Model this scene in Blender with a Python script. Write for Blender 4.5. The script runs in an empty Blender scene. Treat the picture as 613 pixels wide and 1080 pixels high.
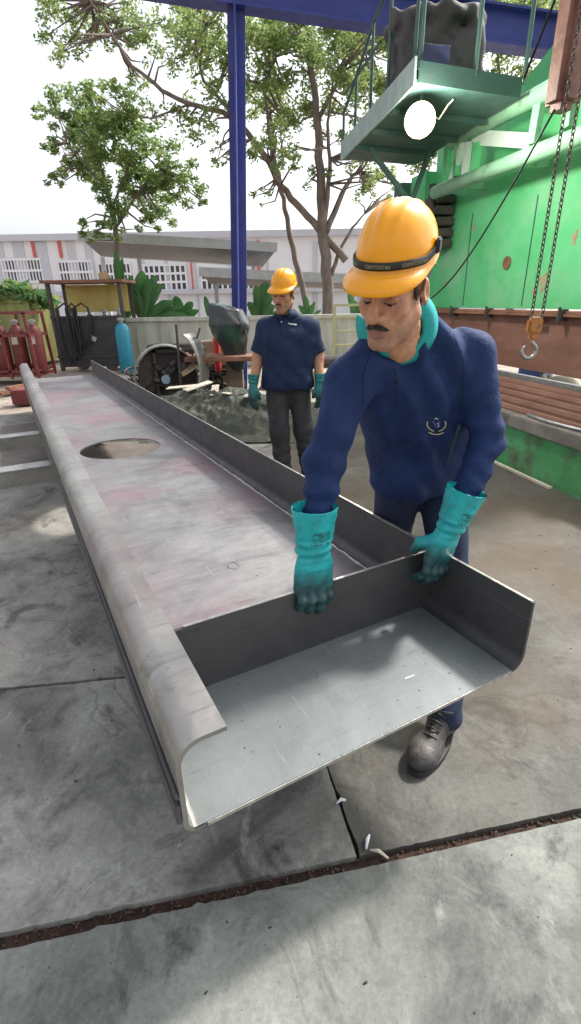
import bpy, bmesh, math, random
import numpy as np
from mathutils import Vector, Matrix
from mathutils.bvhtree import BVHTree
random.seed(7); RNG = np.random.default_rng(7)
R = math.radians; PI = math.pi
scene = bpy.context.scene
COL = scene.collection

# ------------------------------------------------------------------ camera
F = 525.07; PITCH = 0.4021; ROLL = 0.0177; HC = 1.52
cp_, sp_ = math.cos(PITCH), math.sin(PITCH)
FW = Vector((0, cp_, -sp_)); UP = Vector((0, sp_, cp_)); RT = Vector((1, 0, 0))
cr_, sr_ = math.cos(ROLL), math.sin(ROLL)
RT2 = RT*cr_ - UP*sr_; UP2 = RT*sr_ + UP*cr_
CAM = Vector((0, 0, HC))
cd = bpy.data.cameras.new("camera"); cam = bpy.data.objects.new("camera", cd); COL.objects.link(cam)
M = Matrix((RT2, UP2, -FW)).transposed().to_4x4(); M.translation = CAM
cam.matrix_world = M
cd.sensor_fit = 'VERTICAL'; cd.sensor_height = 36; cd.lens = F/1080*36; cd.clip_start = .05; cd.clip_end = 2000
scene.camera = cam

def ray(px, py):
    return RT2*((px-306.5)/F) + UP2*(-(py-540)/F) + FW
def at(px, py, Y):
    v = ray(px, py); return CAM + v*(Y/v.y)
def gz(px, py, z=0):
    v = ray(px, py); return CAM + v*((z-HC)/v.z)
def onpl(px, py, p0, n):
    v = ray(px, py); return CAM + v*((Vector(p0)-CAM).dot(n)/v.dot(n))

# ------------------------------------------------------------------ materials
def nn(nt, t, **kw):
    n = nt.nodes.new(t)
    for k, v in kw.items():
        if k.startswith('i_'): n.inputs[k[2:].replace('_', ' ')].default_value = v
        else: setattr(n, k, v)
    return n
def ramp(nt, fac, stops):
    r = nt.nodes.new('ShaderNodeValToRGB'); e = r.color_ramp.elements
    while len(e) < len(stops): e.new(.5)
    for i, (p, c) in enumerate(stops):
        e[i].position = p; e[i].color = c if len(c) == 4 else (*c, 1)
    nt.links.new(fac, r.inputs[0]); return r.outputs[0]
def mixc(nt, fac, a, b, mode='MIX'):
    m = nt.nodes.new('ShaderNodeMix'); m.data_type = 'RGBA'; m.blend_type = mode
    for s, v in ((0, fac), (6, a), (7, b)):
        if hasattr(v, 'links') or hasattr(v, 'is_linked'): nt.links.new(v, m.inputs[s])
        else: m.inputs[s].default_value = v if s == 0 else (*v[:3], 1)
    return m.outputs[2]
def noise(nt, scale, detail=4, rough=.6, vec=None, dist=0, stretch=None, world=False):
    tc = nt.nodes.new('ShaderNodeTexCoord'); out = tc.outputs['Object']
    if world:
        out = nt.nodes.new('ShaderNodeNewGeometry').outputs['Position']
    if vec is not None: out = vec
    if stretch:
        mp = nt.nodes.new('ShaderNodeMapping'); mp.inputs['Scale'].default_value = stretch[:3]
        if len(stretch) > 3: mp.inputs['Rotation'].default_value = (0, 0, stretch[3])
        nt.links.new(out, mp.inputs[0]); out = mp.outputs[0]
    n = nn(nt, 'ShaderNodeTexNoise'); n.inputs['Scale'].default_value = scale; n.inputs['Detail'].default_value = detail
    n.inputs['Roughness'].default_value = rough; n.inputs['Distortion'].default_value = dist
    nt.links.new(out, n.inputs['Vector']); return n.outputs[0]
MATS = {}
def mat(name, c1, c2=None, rough=.6, metal=0, scale=6, lo=.35, hi=.65, c3=None, scale3=2, lo3=.55, hi3=.7, bump=.15, bscale=40, bdist=.01, stretch=None, emit=None, trans=0, attr=False, world=False, rv=.1, spec=None, coat=0):
    m = bpy.data.materials.new(name); m.use_nodes = True; nt = m.node_tree
    b = nt.nodes['Principled BSDF']
    if attr:
        a = nn(nt, 'ShaderNodeAttribute', attribute_name='Col'); col = a.outputs['Color']
        n = noise(nt, scale, 5); col = mixc(nt, 1, col, ramp(nt, n, [(lo, (.72, .72, .72)), (hi, (1.18, 1.18, 1.18))]), 'MULTIPLY')
    else:
        c2 = c2 or tuple(v*.8 for v in c1)
        n = noise(nt, scale, 6, .65, stretch=stretch, world=world)
        col = ramp(nt, n, [(lo, c1), (hi, c2)])
        if c3:
            n3 = noise(nt, scale3, 8, .7, stretch=stretch, world=world)
            col = mixc(nt, ramp(nt, n3, [(lo3, (0, 0, 0)), (hi3, (1, 1, 1))]), col, c3)
    nt.links.new(col, b.inputs['Base Color'])
    b.inputs['Metallic'].default_value = metal
    nr = noise(nt, scale*2.3, 4, .6, world=world)
    rr = ramp(nt, nr, [(.3, (max(0, rough-rv),)*3), (.7, (min(1, rough+rv),)*3)])
    nt.links.new(rr, b.inputs['Roughness'])
    if spec is not None: b.inputs['Specular IOR Level'].default_value = spec
    if coat: b.inputs['Coat Weight'].default_value = coat; b.inputs['Coat Roughness'].default_value = .1
    if bump:
        bn = noise(nt, bscale, 5, .6, world=world); bp = nn(nt, 'ShaderNodeBump'); bp.inputs['Strength'].default_value = bump
        bp.inputs['Distance'].default_value = bdist
        nt.links.new(bn, bp.inputs['Height']); nt.links.new(bp.outputs[0], b.inputs['Normal'])
    if emit: b.inputs['Emission Color'].default_value = (*emit[0], 1); b.inputs['Emission Strength'].default_value = emit[1]
    if trans:
        t = nn(nt, 'ShaderNodeBsdfTranslucent'); nt.links.new(col, t.inputs[0]); mx = nn(nt, 'ShaderNodeMixShader'); mx.inputs[0].default_value = trans
        nt.links.new(b.outputs[0], mx.inputs[1]); nt.links.new(t.outputs[0], mx.inputs[2]); nt.links.new(mx.outputs[0], nt.nodes['Material Output'].inputs[0])
    MATS[name] = m; return m

# ------------------------------------------------------------------ object helpers
def link(name, me, m=None, parent=None):
    o = bpy.data.objects.new(name, me); COL.objects.link(o)
    if m is not None and me is not None:
        for x in (m if isinstance(m, (list, tuple)) else [m]): me.materials.append(x)
    if parent is not None: o.parent = parent; o.matrix_parent_inverse = parent.matrix_world.inverted()
    return o
def tag(o, label=None, cat=None, group=None, kind=None):
    if label: o['label'] = label
    if cat: o['category'] = cat
    if group: o['group'] = group
    if kind: o['kind'] = kind
    return o
def empty(name, loc, label, cat, group=None):
    o = bpy.data.objects.new(name, None); COL.objects.link(o); o.location = loc; o.empty_display_size = .1
    o.matrix_world = Matrix.Translation(Vector(loc))
    return tag(o, label, cat, group)
class MB:
    def __init__(s): s.bm = bmesh.new()
    def box(s, c, size, rot=None, bevel=0):
        """box centred at c with size; rot = 3x3 / euler tuple"""
        m = Matrix.Identity(3)
        if rot is not None:
            if isinstance(rot, (int, float)): m = Matrix.Rotation(rot, 3, 'Z')
            elif isinstance(rot, tuple): 
                from mathutils import Euler
                m = Euler(rot).to_matrix()
            else: m = rot
        r = bmesh.ops.create_cube(s.bm, size=1)
        for v in r['verts']:
            v.co = m @ Vector((v.co.x*size[0], v.co.y*size[1], v.co.z*size[2])) + Vector(c)
        if bevel:
            es = set(e for v in r['verts'] for e in v.link_edges)
            bmesh.ops.bevel(s.bm, geom=list(es), offset=bevel, segments=2, affect='EDGES')
        return s
    def bar(s, a, b, w, h, up=(0, 0, 1), ext=0):
        a, b = Vector(a), Vector(b); z = (b-a).normalized(); x = z.cross(Vector(up))
        if x.length < 1e-4: x = Vector((1, 0, 0))
        x.normalize(); y = x.cross(z)
        m = Matrix((x, z, y)).transposed()
        return s.box((a+b)/2, (w, (b-a).length+ext, h), m)
    def tube(s, pts, r, seg=10, cap=True, close=False):
        pts = [Vector(p) for p in pts]; n = len(pts); rs = r if isinstance(r, (list, tuple)) else [r]*n
        rings = []; prev = None
        for i, p in enumerate(pts):
            if close: t = pts[(i+1) % n]-pts[i-1]
            else: t = (pts[min(i+1, n-1)]-pts[max(i-1, 0)])
            t.normalize()
            if prev is None:
                x = t.cross(Vector((0, 0, 1)))
                if x.length < 1e-3: x = t.cross(Vector((0, 1, 0)))
            else: x = prev - t*prev.dot(t)
            x.normalize(); prev = x; y = t.cross(x)
            rings.append([s.bm.verts.new(p + (x*math.cos(2*PI*k/seg)+y*math.sin(2*PI*k/seg))*rs[i]) for k in range(seg)])
        m = n if close else n-1
        for i in range(m):
            A, B = rings[i], rings[(i+1) % n]
            for k in range(seg): s.bm.faces.new((A[k], A[(k+1) % seg], B[(k+1) % seg], B[k]))
        if cap and not close:
            s.bm.faces.new(rings[0][::-1]); s.bm.faces.new(rings[-1])
        return s
    def lathe(s, c, prof, seg=24, m=None):
        """prof list of (r,z)"""
        m = m or Matrix.Identity(3); c = Vector(c); rings = []
        for r, z in prof:
            rings.append([s.bm.verts.new(m @ Vector((r*math.cos(2*PI*k/seg), r*math.sin(2*PI*k/seg), z)) + c) for k in range(seg)])
        for i in range(len(prof)-1):
            for k in range(seg): s.bm.faces.new((rings[i][k], rings[i][(k+1) % seg], rings[i+1][(k+1) % seg], rings[i+1][k]))
        if prof[0][0] > 1e-6: s.bm.faces.new(rings[0][::-1])
        if prof[-1][0] > 1e-6: s.bm.faces.new(rings[-1])
        return s
    def prism(s, pts, ext):
        """polygon pts extruded by vector ext"""
        ext = Vector(ext); a = [s.bm.verts.new(Vector(p)) for p in pts]; b = [s.bm.verts.new(Vector(p)+ext) for p in pts]
        n = len(pts); s.bm.faces.new(a[::-1]); s.bm.faces.new(b)
        for i in range(n): s.bm.faces.new((a[i], a[(i+1) % n], b[(i+1) % n], b[i]))
        return s
    def quad(s, *p):
        s.bm.faces.new([s.bm.verts.new(Vector(q)) for q in p]); return s
    def build(s, name, m=None, parent=None, smooth=False, bevel=0, fix=True):
        if fix: bmesh.ops.recalc_face_normals(s.bm, faces=s.bm.faces[:])
        me = bpy.data.meshes.new(name); s.bm.to_mesh(me); s.bm.free()
        if smooth: me.polygons.foreach_set('use_smooth', [True]*len(me.polygons))
        o = link(name, me, m, parent)
        if bevel:
            b = o.modifiers.new('b', 'BEVEL'); b.width = bevel; b.segments = 2; b.limit_method = 'ANGLE'
        return o
def wr(k=1.0): return random.uniform(-k, k)

def sm(x, a, b): t = np.clip((x-a)/(b-a), 0, 1); return t*t*(3-2*t)
# ------------------------------------------------------------------ sdf toolkit
class Tf:
    """rigid frame: world = M @ local"""
    def __init__(s, m): s.m = np.array(m, float); s.i = np.linalg.inv(s.m)
    def loc(s, P): return P @ s.i[:3, :3].T + s.i[:3, 3]
def frame(o, X, Y, Z):
    m = np.eye(4); m[:3, 0] = X; m[:3, 1] = Y; m[:3, 2] = Z; m[:3, 3] = o; return m
def ell(P, c, r, rot=None):
    Q = P-np.array(c)
    if rot is not None: Q = Q @ np.array(rot)
    r = np.array(r); k0 = np.linalg.norm(Q/r, axis=1); k1 = np.linalg.norm(Q/(r*r), axis=1)+1e-9
    return k0*(k0-1)/k1
def cap(P, a, b, r1, r2=None):
    r2 = r1 if r2 is None else r2; a = np.array(a, float); b = np.array(b, float); ab = b-a
    h = np.clip(((P-a) @ ab)/(ab @ ab+1e-12), 0, 1)
    return np.linalg.norm(P-a-h[:, None]*ab, axis=1)-(r1+(r2-r1)*h)
def su(a, b, k):
    h = np.clip(.5+.5*(b-a)/k, 0, 1); return b*(1-h)+a*h-k*h*(1-h)
def ss(a, b, k): return -su(-a, b, k)      # a minus b
def sun_(k, *ds):
    d = ds[0]
    for e in ds[1:]: d = su(d, e, k)
    return d
def wob(P, sc, seed, amp):
    rg = np.random.default_rng(seed); d = np.zeros(len(P))
    for i in range(5):
        v = rg.normal(size=3); v /= np.linalg.norm(v); v *= sc*(.7+.8*rg.random())
        w = rg.normal(size=3)*sc*.5
        d += np.sin(P@v+rg.random()*6+1.3*np.sin(P@w+rg.random()*6))
    return d*amp/5
def sdf_mesh(f, lo, hi, h, name='m'):
    lo = np.array(lo, float); hi = np.array(hi, float); B = 8
    nb = np.ceil((hi-lo)/(h*B)).astype(int); n = nb*B+1
    D = np.full(n, 9., np.float32)
    bi = np.stack(np.meshgrid(*[np.arange(k) for k in nb], indexing='ij'), -1).reshape(-1, 3)
    cen = lo+(bi*B+B/2)*h; dc = f(cen); act = np.abs(dc) < B*h*.87*1.35+.012
    for b in bi[(~act) & (dc < 0)]: D[b[0]*B:b[0]*B+B+1, b[1]*B:b[1]*B+B+1, b[2]*B:b[2]*B+B+1] = -9
    ab = bi[act]
    off = np.stack(np.meshgrid(*[np.arange(B+1)]*3, indexing='ij'), -1).reshape(-1, 3)
    for s in range(0, len(ab), 400):
        q = ab[s:s+400]; idx = (q[:, None, :]*B+off[None]).reshape(-1, 3)
        D[idx[:, 0], idx[:, 1], idx[:, 2]] = f(lo+idx*h)
    S = D < 0
    c = n-1
    cs = np.zeros(c, np.int8); corners = [(i, j, k) for i in (0, 1) for j in (0, 1) for k in (0, 1)]
    for i, j, k in corners: cs += S[i:i+c[0], j:j+c[1], k:k+c[2]]
    A = np.argwhere((cs > 0) & (cs < 8)); vid = np.full(c, -1, np.int64); vid[A[:, 0], A[:, 1], A[:, 2]] = np.arange(len(A))
    acc = np.zeros((len(A), 3)); cnt = np.zeros(len(A))
    for a in corners:
        for ax in range(3):
            if a[ax]: continue
            b = list(a); b[ax] = 1
            da = D[A[:, 0]+a[0], A[:, 1]+a[1], A[:, 2]+a[2]].astype(float); db = D[A[:, 0]+b[0], A[:, 1]+b[1], A[:, 2]+b[2]].astype(float)
            m = (da < 0) != (db < 0); t = np.where(m, da/(da-db+1e-20), 0)
            p = np.zeros((len(A), 3)); p += a; p[:, ax] += t
            acc[m] += p[m]; cnt[m] += 1
    V = lo+(A+acc/np.maximum(cnt, 1)[:, None])*h
    Fs = []
    for ax in range(3):
        o1, o2 = [(1, 2), (2, 0), (0, 1)][ax]
        sl0 = [slice(None)]*3; sl1 = [slice(None)]*3; sl0[ax] = slice(0, -1); sl1[ax] = slice(1, None)
        ch = S[tuple(sl0)] != S[tuple(sl1)]; E = np.argwhere(ch)
        E = E[(E[:, o1] > 0) & (E[:, o2] > 0) & (E[:, o1] < c[o1]) & (E[:, o2] < c[o2])]
        if not len(E): continue
        fl = S[E[:, 0], E[:, 1], E[:, 2]]
        def g(d1, d2):
            Q = E.copy(); Q[:, o1] -= d1; Q[:, o2] -= d2; return vid[Q[:, 0], Q[:, 1], Q[:, 2]]
        q = np.stack([g(1, 1), g(0, 1), g(0, 0), g(1, 0)], 1); q[~fl] = q[~fl][:, ::-1]; Fs.append(q)
    Fq = np.concatenate(Fs); Fq = Fq[(Fq >= 0).all(1)]
    # one light smoothing pass
    nb_ = np.zeros_like(V); k = np.zeros(len(V))
    for i in range(4):
        a, b = Fq[:, i], Fq[:, (i+1) % 4]; np.add.at(nb_, a, V[b]); np.add.at(k, a, 1); np.add.at(nb_, b, V[a]); np.add.at(k, b, 1)
    V = V*.55+.45*nb_/np.maximum(k, 1)[:, None]
    return V, Fq
def mk(V, Fq, name, m, parent=None, col=None):
    me = bpy.data.meshes.new(name); me.from_pydata(V.tolist(), [], Fq.tolist()); me.update()
    me.polygons.foreach_set('use_smooth', np.ones(len(me.polygons), bool))
    if col is not None:
        a = me.color_attributes.new('Col', 'FLOAT_COLOR', 'POINT'); c4 = np.ones((len(V), 4)); c4[:, :3] = col; a.data.foreach_set('color', c4.ravel())
    return link(name, me, m, parent)
def joinVF(a, b): return np.vstack([a[0], b[0]]), np.vstack([a[1], b[1]+len(a[0])])

exec_parts = []
# ================================================================== MATERIAL LIBRARY
def concrete(name, base, dark, light, seed, brown=None):
    m = bpy.data.materials.new(name); m.use_nodes = True; nt = m.node_tree; b = nt.nodes['Principled BSDF']
    pos = nt.nodes.new('ShaderNodeNewGeometry').outputs['Position']
    mp = nt.nodes.new('ShaderNodeMapping'); mp.inputs['Location'].default_value = (seed*3.1, seed*1.7, 0); nt.links.new(pos, mp.inputs[0]); v = mp.outputs[0]
    c = ramp(nt, noise(nt, 1.6, 8, .68, vec=v, dist=.6), [(.3, dark), (.5, base), (.72, light)])
    c = mixc(nt, ramp(nt, noise(nt, 5, 8, .75, vec=v, dist=1), [(.5, (0, 0, 0)), (.68, (.55, .55, .55))]), c, tuple(x*.55 for x in dark))
    c = mixc(nt, ramp(nt, noise(nt, 14, 6, .7, vec=v, stretch=(1, .35, 1, .6)), [(.58, (0, 0, 0)), (.72, (.45, .45, .45))]), c, tuple(x*1.25 for x in light))
    c = mixc(nt, ramp(nt, noise(nt, 2.1, 7, .72, vec=v, dist=1.8), [(.55, (0, 0, 0)), (.66, (.75, .75, .75))]), c, tuple(x*.6 for x in dark))
    ve = nn(nt, 'ShaderNodeTexVoronoi', feature='DISTANCE_TO_EDGE'); ve.inputs['Scale'].default_value = .75
    vm = nn(nt, 'ShaderNodeMixRGB'); vm.inputs[0].default_value = .12; nt.links.new(v, vm.inputs[1]); nzz = nn(nt, 'ShaderNodeTexNoise'); nzz.inputs['Scale'].default_value = 5; nzz.inputs['Detail'].default_value = 6; nt.links.new(v, nzz.inputs['Vector']); nt.links.new(nzz.outputs['Color'], vm.inputs[2]); nt.links.new(vm.outputs[0], ve.inputs['Vector'])
    ck = mixc(nt, 1, ramp(nt, ve.outputs[0], [(.0, (.4,)*3), (.0028, (0, 0, 0))]), ramp(nt, noise(nt, 1.1, 3, .5, vec=v), [(.45, (0, 0, 0)), (.55, (1, 1, 1))]), 'MULTIPLY')
    c = mixc(nt, ck, c, (.035, .03, .027))
    c = mixc(nt, ramp(nt, noise(nt, 130, 3, .6, vec=v), [(.62, (0, 0, 0)), (.7, (.6,)*3)]), c, (.06, .055, .05))
    c = mixc(nt, 1, c, ramp(nt, noise(nt, 60, 5, .7, vec=v), [(.3, (.82, .82, .82)), (.7, (1.15, 1.15, 1.15))]), 'MULTIPLY')
    if brown: c = mixc(nt, ramp(nt, noise(nt, .8, 5, .6, vec=v), [(.42, (0, 0, 0)), (.6, (.9, .9, .9))]), c, brown)
    vo = nn(nt, 'ShaderNodeTexVoronoi'); vo.inputs['Scale'].default_value = 22; nt.links.new(v, vo.inputs['Vector'])
    c = mixc(nt, ramp(nt, vo.outputs[0], [(.03, (.7, .7, .7)), (.06, (0, 0, 0))]), c, (.05, .045, .04))
    nt.links.new(c, b.inputs['Base Color'])
    nt.links.new(ramp(nt, noise(nt, 2.2, 6, .7, vec=v), [(.3, (.55,)*3), (.7, (.88,)*3)]), b.inputs['Roughness']); b.inputs['Specular IOR Level'].default_value = .3
    bp = nn(nt, 'ShaderNodeBump'); bp.inputs['Strength'].default_value = .25; bp.inputs['Distance'].default_value = .01
    nt.links.new(noise(nt, 30, 8, .75, vec=v), bp.inputs['Height']); nt.links.new(bp.outputs[0], b.inputs['Normal'])
    return m
CONC_A = concrete('concrete_near', (.185, .195, .175), (.085, .09, .085), (.30, .31, .28), 1)
CONC_B = concrete('concrete_left', (.265, .26, .235), (.075, .075, .07), (.46, .455, .415), 4)
CONC_C = concrete('concrete_right', (.115, .112, .10), (.06, .058, .05), (.18, .175, .155), 7, brown=(.095, .072, .052))
CONC_D = concrete('concrete_back', (.28, .265, .24), (.11, .10, .09), (.42, .40, .36), 9)
YARD = concrete('yard_ground', (.32, .27, .22), (.22, .17, .13), (.42, .37, .32), 12)
RUSTDIRT = mat('rusty_dirt', (.022, .015, .012), (.07, .034, .022), rough=.95, scale=40, c3=(.2, .16, .13), scale3=30, lo3=.6, hi3=.7, bump=1, bscale=90, world=True)

def steel(name, base, dark, tint, rough=.42, metal=.75, st=(1, .25, 1), sc=5, tf=.45, streak=1.0):
    m = bpy.data.materials.new(name); m.use_nodes = True; nt = m.node_tree; b = nt.nodes['Principled BSDF']
    md = tuple((x+y)/2 for x, y in zip(base, dark))
    c = ramp(nt, noise(nt, sc*.5, 9, .7, dist=.8), [(.3, md), (.5, base), (.75, tuple(min(1, x*1.22) for x in base))])
    c = mixc(nt, ramp(nt, noise(nt, 1.3, 4, .5, dist=.5), [(.45, (0, 0, 0)), (.65, (tf, tf, tf))]), c, tint)
    # transverse mill-scale streaks
    c = mixc(nt, ramp(nt, noise(nt, 7, 9, .78, stretch=(.22, 1.6, 1), dist=.9), [(.56, (0, 0, 0)), (.70, (.65*streak,)*3)]), c, dark)
    c = mixc(nt, ramp(nt, noise(nt, 60, 4, .7, stretch=(.06, 1, 1)), [(.6, (0, 0, 0)), (.7, (.4,)*3)]), c, tuple(x*.6 for x in dark))
    c = mixc(nt, ramp(nt, noise(nt, 70, 4, .7, stretch=(1, .05, 1)), [(.63, (0, 0, 0)), (.7, (.5,)*3)]), c, tuple(min(1, x*1.7) for x in base))
    c = mixc(nt, ramp(nt, noise(nt, 24, 5, .75), [(.66, (0, 0, 0)), (.71, (.85,)*3)]), c, (.05, .035, .035))
    c = mixc(nt, ramp(nt, noise(nt, 4.5, 7, .8, dist=1.5), [(.66, (0, 0, 0)), (.69, (.6,)*3)]), c, (.12, .06, .045))
    nt.links.new(c, b.inputs['Base Color']); b.inputs['Metallic'].default_value = metal
    nt.links.new(ramp(nt, noise(nt, 11, 8, .8, stretch=(.5, 1, 1)), [(.3, (rough-.12,)*3), (.7, (rough+.2,)*3)]), b.inputs['Roughness'])
    bp = nn(nt, 'ShaderNodeBump'); bp.inputs['Strength'].default_value = .14; bp.inputs['Distance'].default_value = .008
    nt.links.new(noise(nt, 28, 9, .75), bp.inputs['Height']); nt.links.new(bp.outputs[0], b.inputs['Normal'])
    MATS[name] = m; return m
STEEL = steel('mill_steel', (.27, .265, .27), (.075, .07, .075), (.29, .19, .215), rough=.47, tf=.8)
STEEL_R = steel('rolled_steel', (.33, .32, .30), (.09, .085, .085), (.22, .175, .18), rough=.36, sc=7, streak=.8, tf=.7)
STEEL_N = steel('blue_steel', (.20, .22, .22), (.11, .125, .125), (.17, .195, .2), rough=.5, metal=.5, sc=3, streak=.25)
STEEL_S = steel('shaded_side_steel', (.09, .088, .09), (.045, .042, .045), (.08, .07, .072), rough=.45, metal=.5, streak=.4)  # darker copy of the steel: shade on flange and cross plate put into colour
STEEL_E = mat('ground_edge_steel', (.6, .58, .55), (.4, .38, .36), rough=.35, metal=.8, scale=30)
RUST = mat('rust_brown', (.17, .07, .04), (.27, .13, .08), rough=.75, scale=5, c3=(.10, .05, .035), scale3=3, bump=.4, bscale=50)
RUSTPLATE = mat('rusted_plate', (.17, .075, .05), (.25, .13, .09), rough=.7, scale=2.2, c3=(.16, .075, .055), scale3=1.4, lo3=.5, hi3=.75, bump=.3, bscale=25, stretch=(1, 1, 2.5))
DARKSTEEL = mat('dark_steel', (.05, .045, .042), (.1, .085, .075), rough=.6, metal=.3, scale=14, c3=(.12, .06, .04), scale3=5)
BLACK = mat('black_rubber', (.018, .018, .02), (.03, .03, .032), rough=.6, scale=20)
GREENM = mat('green_machine_paint', (.08, .46, .16), (.13, .55, .23), rough=.42, scale=1.5, c3=(.28, .52, .32), scale3=1.1, lo3=.5, hi3=.75, bump=.06, bscale=14)
GREENB = mat('worn_green_paint', (.05, .26, .08), (.10, .36, .14), rough=.6, scale=3, c3=(.10, .11, .07), scale3=2.4, lo3=.47, hi3=.62, bump=.4, bscale=30)
GREENL = mat('pale_green_paint', (.36, .66, .43), (.26, .56, .34), rough=.4, scale=4, c3=(.16, .3, .17), scale3=6, bump=.08)
GREEND = mat('dull_green_paint', (.035, .085, .07), (.055, .12, .10), rough=.55, scale=3, c3=(.07, .1, .09), scale3=5)
BLUE = mat('blue_paint', (.022, .034, .20), (.035, .05, .26), rough=.45, scale=3, c3=(.06, .05, .12), scale3=4)
BLUEL = mat('light_blue_paint', (.10, .20, .55), (.14, .26, .6), rough=.5, scale=4)
REDW = mat('wine_red_paint', (.14, .022, .022), (.2, .04, .037), rough=.5, scale=6, c3=(.13, .05, .04), scale3=8)
YEL = mat('mustard_paint', (.52, .40, .10), (.6, .48, .16), rough=.6, scale=5)
TEALCYL = mat('cyan_cylinder_paint', (.02, .22, .33), (.03, .28, .4), rough=.35, scale=5)
OLIVE = mat('mossy_container_paint', (.24, .26, .08), (.33, .34, .12), rough=.8, scale=1.5, c3=(.12, .14, .07), scale3=1.1, lo3=.45, hi3=.7, bump=.3, stretch=(2, 2, .6))
MOSSWALL = mat('weathered_wall', (.52, .51, .44), (.60, .59, .53), rough=.9, scale=1.2, c3=(.32, .33, .24), scale3=1.3, lo3=.45, hi3=.75, stretch=(3, 3, .5), bump=.3)
WHITEW = mat('white_wall_paint', (.88, .87, .89), (.84, .83, .86), rough=.8, scale=.6, bump=.02)
GREYB = mat('grey_cladding', (.55, .56, .62), (.6, .6, .66), rough=.7, scale=1)
REDS = mat('red_cladding', (.6, .12, .09), (.65, .16, .12), rough=.6, scale=1)
GLASS = mat('window_glass', (.06, .065, .08), (.12, .12, .15), rough=.15, scale=.8)
ROOFG = mat('grey_roof_sheet', (.26, .26, .27), (.34, .34, .35), rough=.6, metal=.2, scale=2)
BARK = mat('grey_bark', (.13, .10, .085), (.24, .19, .165), rough=.9, scale=8, bump=.6, stretch=(1, 1, .3))
def leafmat(name, a, b): return mat(name, a, b, rough=.55, scale=1.3, lo=.35, hi=.65, bump=0, trans=.55)
LEAF1 = leafmat('leaf_green', (.13, .23, .07), (.20, .31, .11))
LEAF2 = leafmat('leaf_yellow_green', (.30, .38, .12), (.42, .48, .2))
LEAF3 = leafmat('banana_leaf', (.10, .24, .09), (.18, .36, .14))
TARPG = mat('green_canvas', (.04, .047, .033), (.075, .08, .055), rough=.6, scale=8, c3=(.2, .2, .16), scale3=5, lo3=.6, hi3=.75, bump=.3, bscale=60)
TARPB = mat('black_tarpaulin', (.025, .028, .034), (.045, .05, .058), rough=.32, scale=8, c3=(.02, .06, .045), scale3=3, lo3=.5, hi3=.6, bump=.2, bscale=20)
CARD = mat('cardboard', (.42, .28, .17), (.5, .35, .22), rough=.9, scale=6)
CREAM = mat('cream_rag', (.55, .48, .38), (.65, .6, .5), rough=.9, scale=10)
NAVY = mat('navy_cotton', (.009, .022, .078), (.017, .038, .125), rough=.75, scale=9, bump=.55, bscale=11, bdist=.02, spec=.25)
NAVY2 = mat('navy_polo_cotton', (.010, .021, .055), (.017, .032, .078), rough=.8, scale=12, bump=.3, bscale=10, bdist=.02, spec=.25)
TEAL = mat('teal_collar_cloth', (.01, .30, .30), (.012, .36, .36), rough=.8, scale=14, bump=.3, bscale=300)
JEANS = mat('blue_denim', (.009, .016, .045), (.015, .027, .07), rough=.85, scale=30, bump=.4, bscale=260)
GREYT = mat('charcoal_trousers', (.03, .03, .033), (.05, .048, .05), rough=.85, scale=14, c3=(.10, .095, .09), scale3=5, lo3=.55, hi3=.75, bump=.3, bscale=200)
SHOE = mat('dusty_leather', (.03, .027, .026), (.07, .064, .06), rough=.5, scale=12, c3=(.14, .125, .11), scale3=9, lo3=.55, hi3=.75, bump=.3, bscale=90)
HELM = mat('yellow_helmet_plastic', (.93, .375, .001), (.88, .35, .001), rough=.27, scale=5, bump=.02, bscale=8, coat=.12)
BAND = mat('black_elastic', (.012, .012, .014), (.02, .02, .022), rough=.6, scale=30)
PRINT = mat('pale_yellow_print', (.36, .33, .18), (.30, .28, .15), rough=.7)
WPRINT = mat('white_print', (.75, .76, .8), (.75, .76, .8), rough=.7)
GOLD = mat('gold_thread', (.5, .42, .2), (.58, .5, .3), rough=.7, scale=60)
PURP = mat('violet_thread', (.12, .08, .3), (.16, .12, .4), rough=.7, scale=60)
HARN = mat('helmet_harness_plastic', (.12, .17, .15), (.2, .25, .22), rough=.5)
HAIRM = mat('black_hair', (.014, .010, .009), (.045, .033, .028), rough=.6, scale=60, bump=.8, bscale=250)
SKIN = mat('skin', (1, 1, 1), attr=True, rough=.48, scale=60, lo=.25, hi=.75, bump=.28, bscale=190, spec=.35)
MATS['skin'].node_tree.nodes['Principled BSDF'].inputs['Subsurface Weight'].default_value = .12
MATS['skin'].node_tree.nodes['Principled BSDF'].inputs['Subsurface Radius'].default_value = (.02, .008, .004)
GLOVE = mat('rubber_glove', (1, 1, 1), attr=True, rough=.42, scale=22, lo=.3, hi=.7, bump=.25, bscale=120, spec=.5)
EYEM = mat('eye_white', (.6, .57, .54), (.6, .57, .54), rough=.2)
IRIS = mat('dark_iris', (.015, .01, .008), (.02, .012, .01), rough=.15)
YG = mat('yellow_green_frame_paint', (.42, .42, .2), (.5, .5, .28), rough=.7, scale=5)
LAMPW = mat('lamp_glow', (1, .95, .85), emit=((1, .93, .78), 60))
ORANGE = mat('orange_hook_paint', (.55, .22, .05), (.45, .17, .05), rough=.5, scale=8, c3=(.15, .08, .05), scale3=10)
GALV = mat('galvanised_metal', (.45, .45, .43), (.3, .3, .29), rough=.4, metal=.7, scale=12)
CONCT = mat('stained_table_edge', (.16, .14, .12), (.25, .23, .2), rough=.8, scale=4, c3=(.09, .07, .06), scale3=5, bump=.4)
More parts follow.
